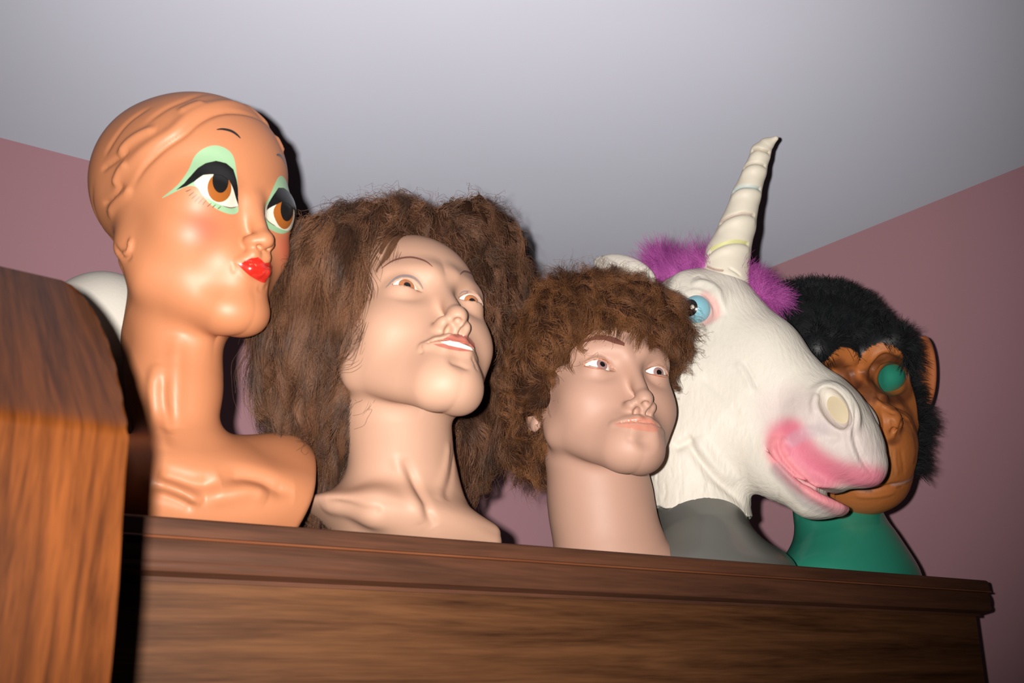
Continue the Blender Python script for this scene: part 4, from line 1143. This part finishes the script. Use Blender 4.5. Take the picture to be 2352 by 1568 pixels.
def px_locks(S, guides, n, width, lift, mat, name, parent, r=.00013, wob=.0006, cut=.8):
    """loose locks along picture-drawn guides laid over a surface, thick at the root and meeting at the tip"""
    out = []
    for L in guides:
        P = []
        for i, q in enumerate(L):
            h = S.px(*q); v = unit(h); t = i/(len(L)-1); P.append(h-v*(lift*(1-.75*t)))
        P = smooth_line(np.array(P), 4); sd = unit(np.cross(P[-1]-P[0], unit(P[0])))
        for k in range(n):
            o_ = RS.normal()*width; t = np.linspace(0, 1, len(P))[:, None]; m_ = max(6, int(len(P)*RS.uniform(cut, 1)))
            Q = P+sd*o_*(1-.75*t)+vnoise(P+RS.normal(size=3)*.2, 60)*wob*t+RS.normal(size=3)*.0005
            out.append(Q[:m_])
    return out
lk = px_locks(S2, [[(935, 515), (905, 560), (885, 595), (862, 632)], [(915, 520), (890, 555), (872, 590)]], 220, .0026, .004, m_h2, 'lock', w2)
lk += px_locks(S2, [[(905, 540), (868, 585), (846, 640), (838, 690)], [(880, 560), (850, 610), (830, 670), (822, 730)], [(868, 590), (838, 650), (818, 720), (812, 780)], [(930, 540), (912, 580), (905, 610)]], 16, .0045, .003, m_h2, 'lock', w2)
def space_locks(guides, n, width):
    out = []
    for L in guides:
        P = smooth_line(np.array([at(*q) for q in L]), 4)
        for k in range(n):
            t = np.linspace(0, 1, len(P))[:, None]; o_ = RS.normal(size=3)*width; m_ = max(6, int(len(P)*RS.uniform(.65, 1)))
            out.append((P+o_*(1-.3*t)+vnoise(P+RS.normal(size=3)*.05, 70)*.004*t)[:m_])
    return out
lk += space_locks([[(700, 700, .83), (650, 790, .84), (612, 860, .845), (600, 930, .845)], [(680, 740, .84), (628, 820, .845), (590, 870, .845), (575, 905, .845)],
                   [(700, 800, .84), (650, 880, .845), (638, 950, .845), (640, 1000, .845)], [(690, 640, .83), (640, 740, .85), (585, 820, .85), (566, 880, .85)]], 90, .006)
hair('loose_locks', lk, m_h2, w2, .00012, .4)

def wig3_smooth(P):
    p = T(P, R3f, t3)
    d = ell(p, (-.008, .018, .056), (.094, .104, .092))
    d = smin(d, ell(p, (-.075, .040, .015), (.045, .060, .070)), .03)
    d = smin(d, ell(p, (.030, -.045, .070), (.055, .045, .045)), .03)
    d = smin(d, chain(P, [at(1215, 830, .87), at(1200, 950, .885), at(1228, 1040, .89), at(1262, 1095, .885)], [.040, .034, .024, .010], .02), .03)
    d = smin(d, chain(P, [at(1535, 760, .86), at(1545, 870, .875), at(1530, 960, .88)], [.030, .022, .012], .02), .02)
    face = ell(p, (-.004, -.115, -.054), (.070, .107, .096))
    face = smin(face, ell(p, (-.045, -.045, -.070), (.034, .050, .060)), .02)
    d = smax(d, -face, .010)
    return smax(d, -ell(p, (-.082, .008, -.042), (.022, .022, .016)), .006)
V, F = polygonise(wig3, [.46, .64, .10], [.90, 1.06, .48], .0032)
SW3 = Surf(V, F)
w3 = empty('short_wig', l3((0, .02, .11)), 'short tousled reddish-brown wig with ragged fringe, in front of the unicorn mask', 'wig', 'brown wigs')
mesh_obj('wig_base', SW3.V, SW3.F, m_cap, w3)
crown3 = l3((-.01, .055, .13))
def flow3(X):
    r = X-crown3; dist = np.linalg.norm(r, axis=1, keepdims=True)
    return unit(r)*.8+np.array([0, 0, -1.0])*np.clip(dist/.09-.3, 0, 1.5)
P, N = scatter(SW3.V, SW3.F, 26000, lambda c: (c[:, 1] < .95).astype(float)+.15)
strs = comb(P, N, wig3, flow3, .042, 8, .010, .75, 90, .8)
P, N = scatter(SW3.V, SW3.F, 5000, lambda c: (c[:, 2] > t3[2]+.05).astype(float)*1.0+.2)
strs += comb(P, N, wig3, flow3, .040, 8, .026, 1.5, 130, 1.3)
hair('hair', strs, m_h3, w3, .00015, .35)
fr = px_locks(S3, [[(1500, 690), (1478, 720), (1458, 760), (1440, 795)], [(1500, 700), (1486, 740), (1468, 780), (1462, 812)], [(1450, 680), (1432, 720), (1422, 755), (1418, 785)],
                   [(1300, 720), (1302, 760), (1312, 798)], [(1275, 740), (1262, 800), (1258, 850)], [(1290, 730), (1282, 780), (1285, 820), (1275, 850)],
                   [(1340, 690), (1316, 730), (1308, 765)]], 110, .0042, .014, m_h3, 'fringe', w3, wob=.003, cut=.7)
fr += px_locks(S3, [[(1520, 700), (1505, 740), (1495, 780), (1492, 812)], [(1530, 700), (1530, 745), (1522, 795)], [(1540, 705), (1545, 760), (1540, 815)], [(1548, 710), (1554, 770), (1554, 835)], [(1510, 690), (1512, 740), (1508, 800)]], 190, .0060, .014, m_h3, 'fringe', w3, wob=.003, cut=.75)
fr += px_locks(S3, [[(1330, 720), (1340, 742), (1370, 745), (1400, 728)], [(1355, 728), (1375, 755), (1392, 775)], [(1320, 745), (1335, 770), (1355, 778)], [(1345, 715), (1370, 735), (1405, 722)]], 14, .0012, .004, m_h3, 'fringe', w3, wob=.001)
hair('fringe', fr, m_h3, w3, .00013, .35)

# pale rounded form standing behind the orange head
FW = at(215, 700, .98); FW[2] = ZT
def foam(p):
    c = at(226, 800, .98)
    d = ell(p, c, (.062, .075, .075))
    d = smin(d, ell(p, c+[0, -.03, -.05], (.045, .05, .06)), .03)
    d = smin(d, cone(p, c+[0, .01, -.05], [c[0], c[1], ZT+.02], .042, .055), .03)
    d = smin(d, ell(p, [c[0], c[1], ZT+.005], (.075, .07, .022)), .02)
    return smax(d, ZT-p[:, 2], .002)
V, F = polygonise(foam, [FW[0]-.11, .86, ZT-.01], [FW[0]+.11, 1.10, .50], .0028)
fe = empty('wig_stand', FW, 'pale white rounded form half hidden behind the glossy orange head and the wooden panel', 'wig stand')
mesh_obj('form', V, F, plain('foam_white', (.50, .47, .42), rough=.7, bump=(400, .15, .001)), fe)
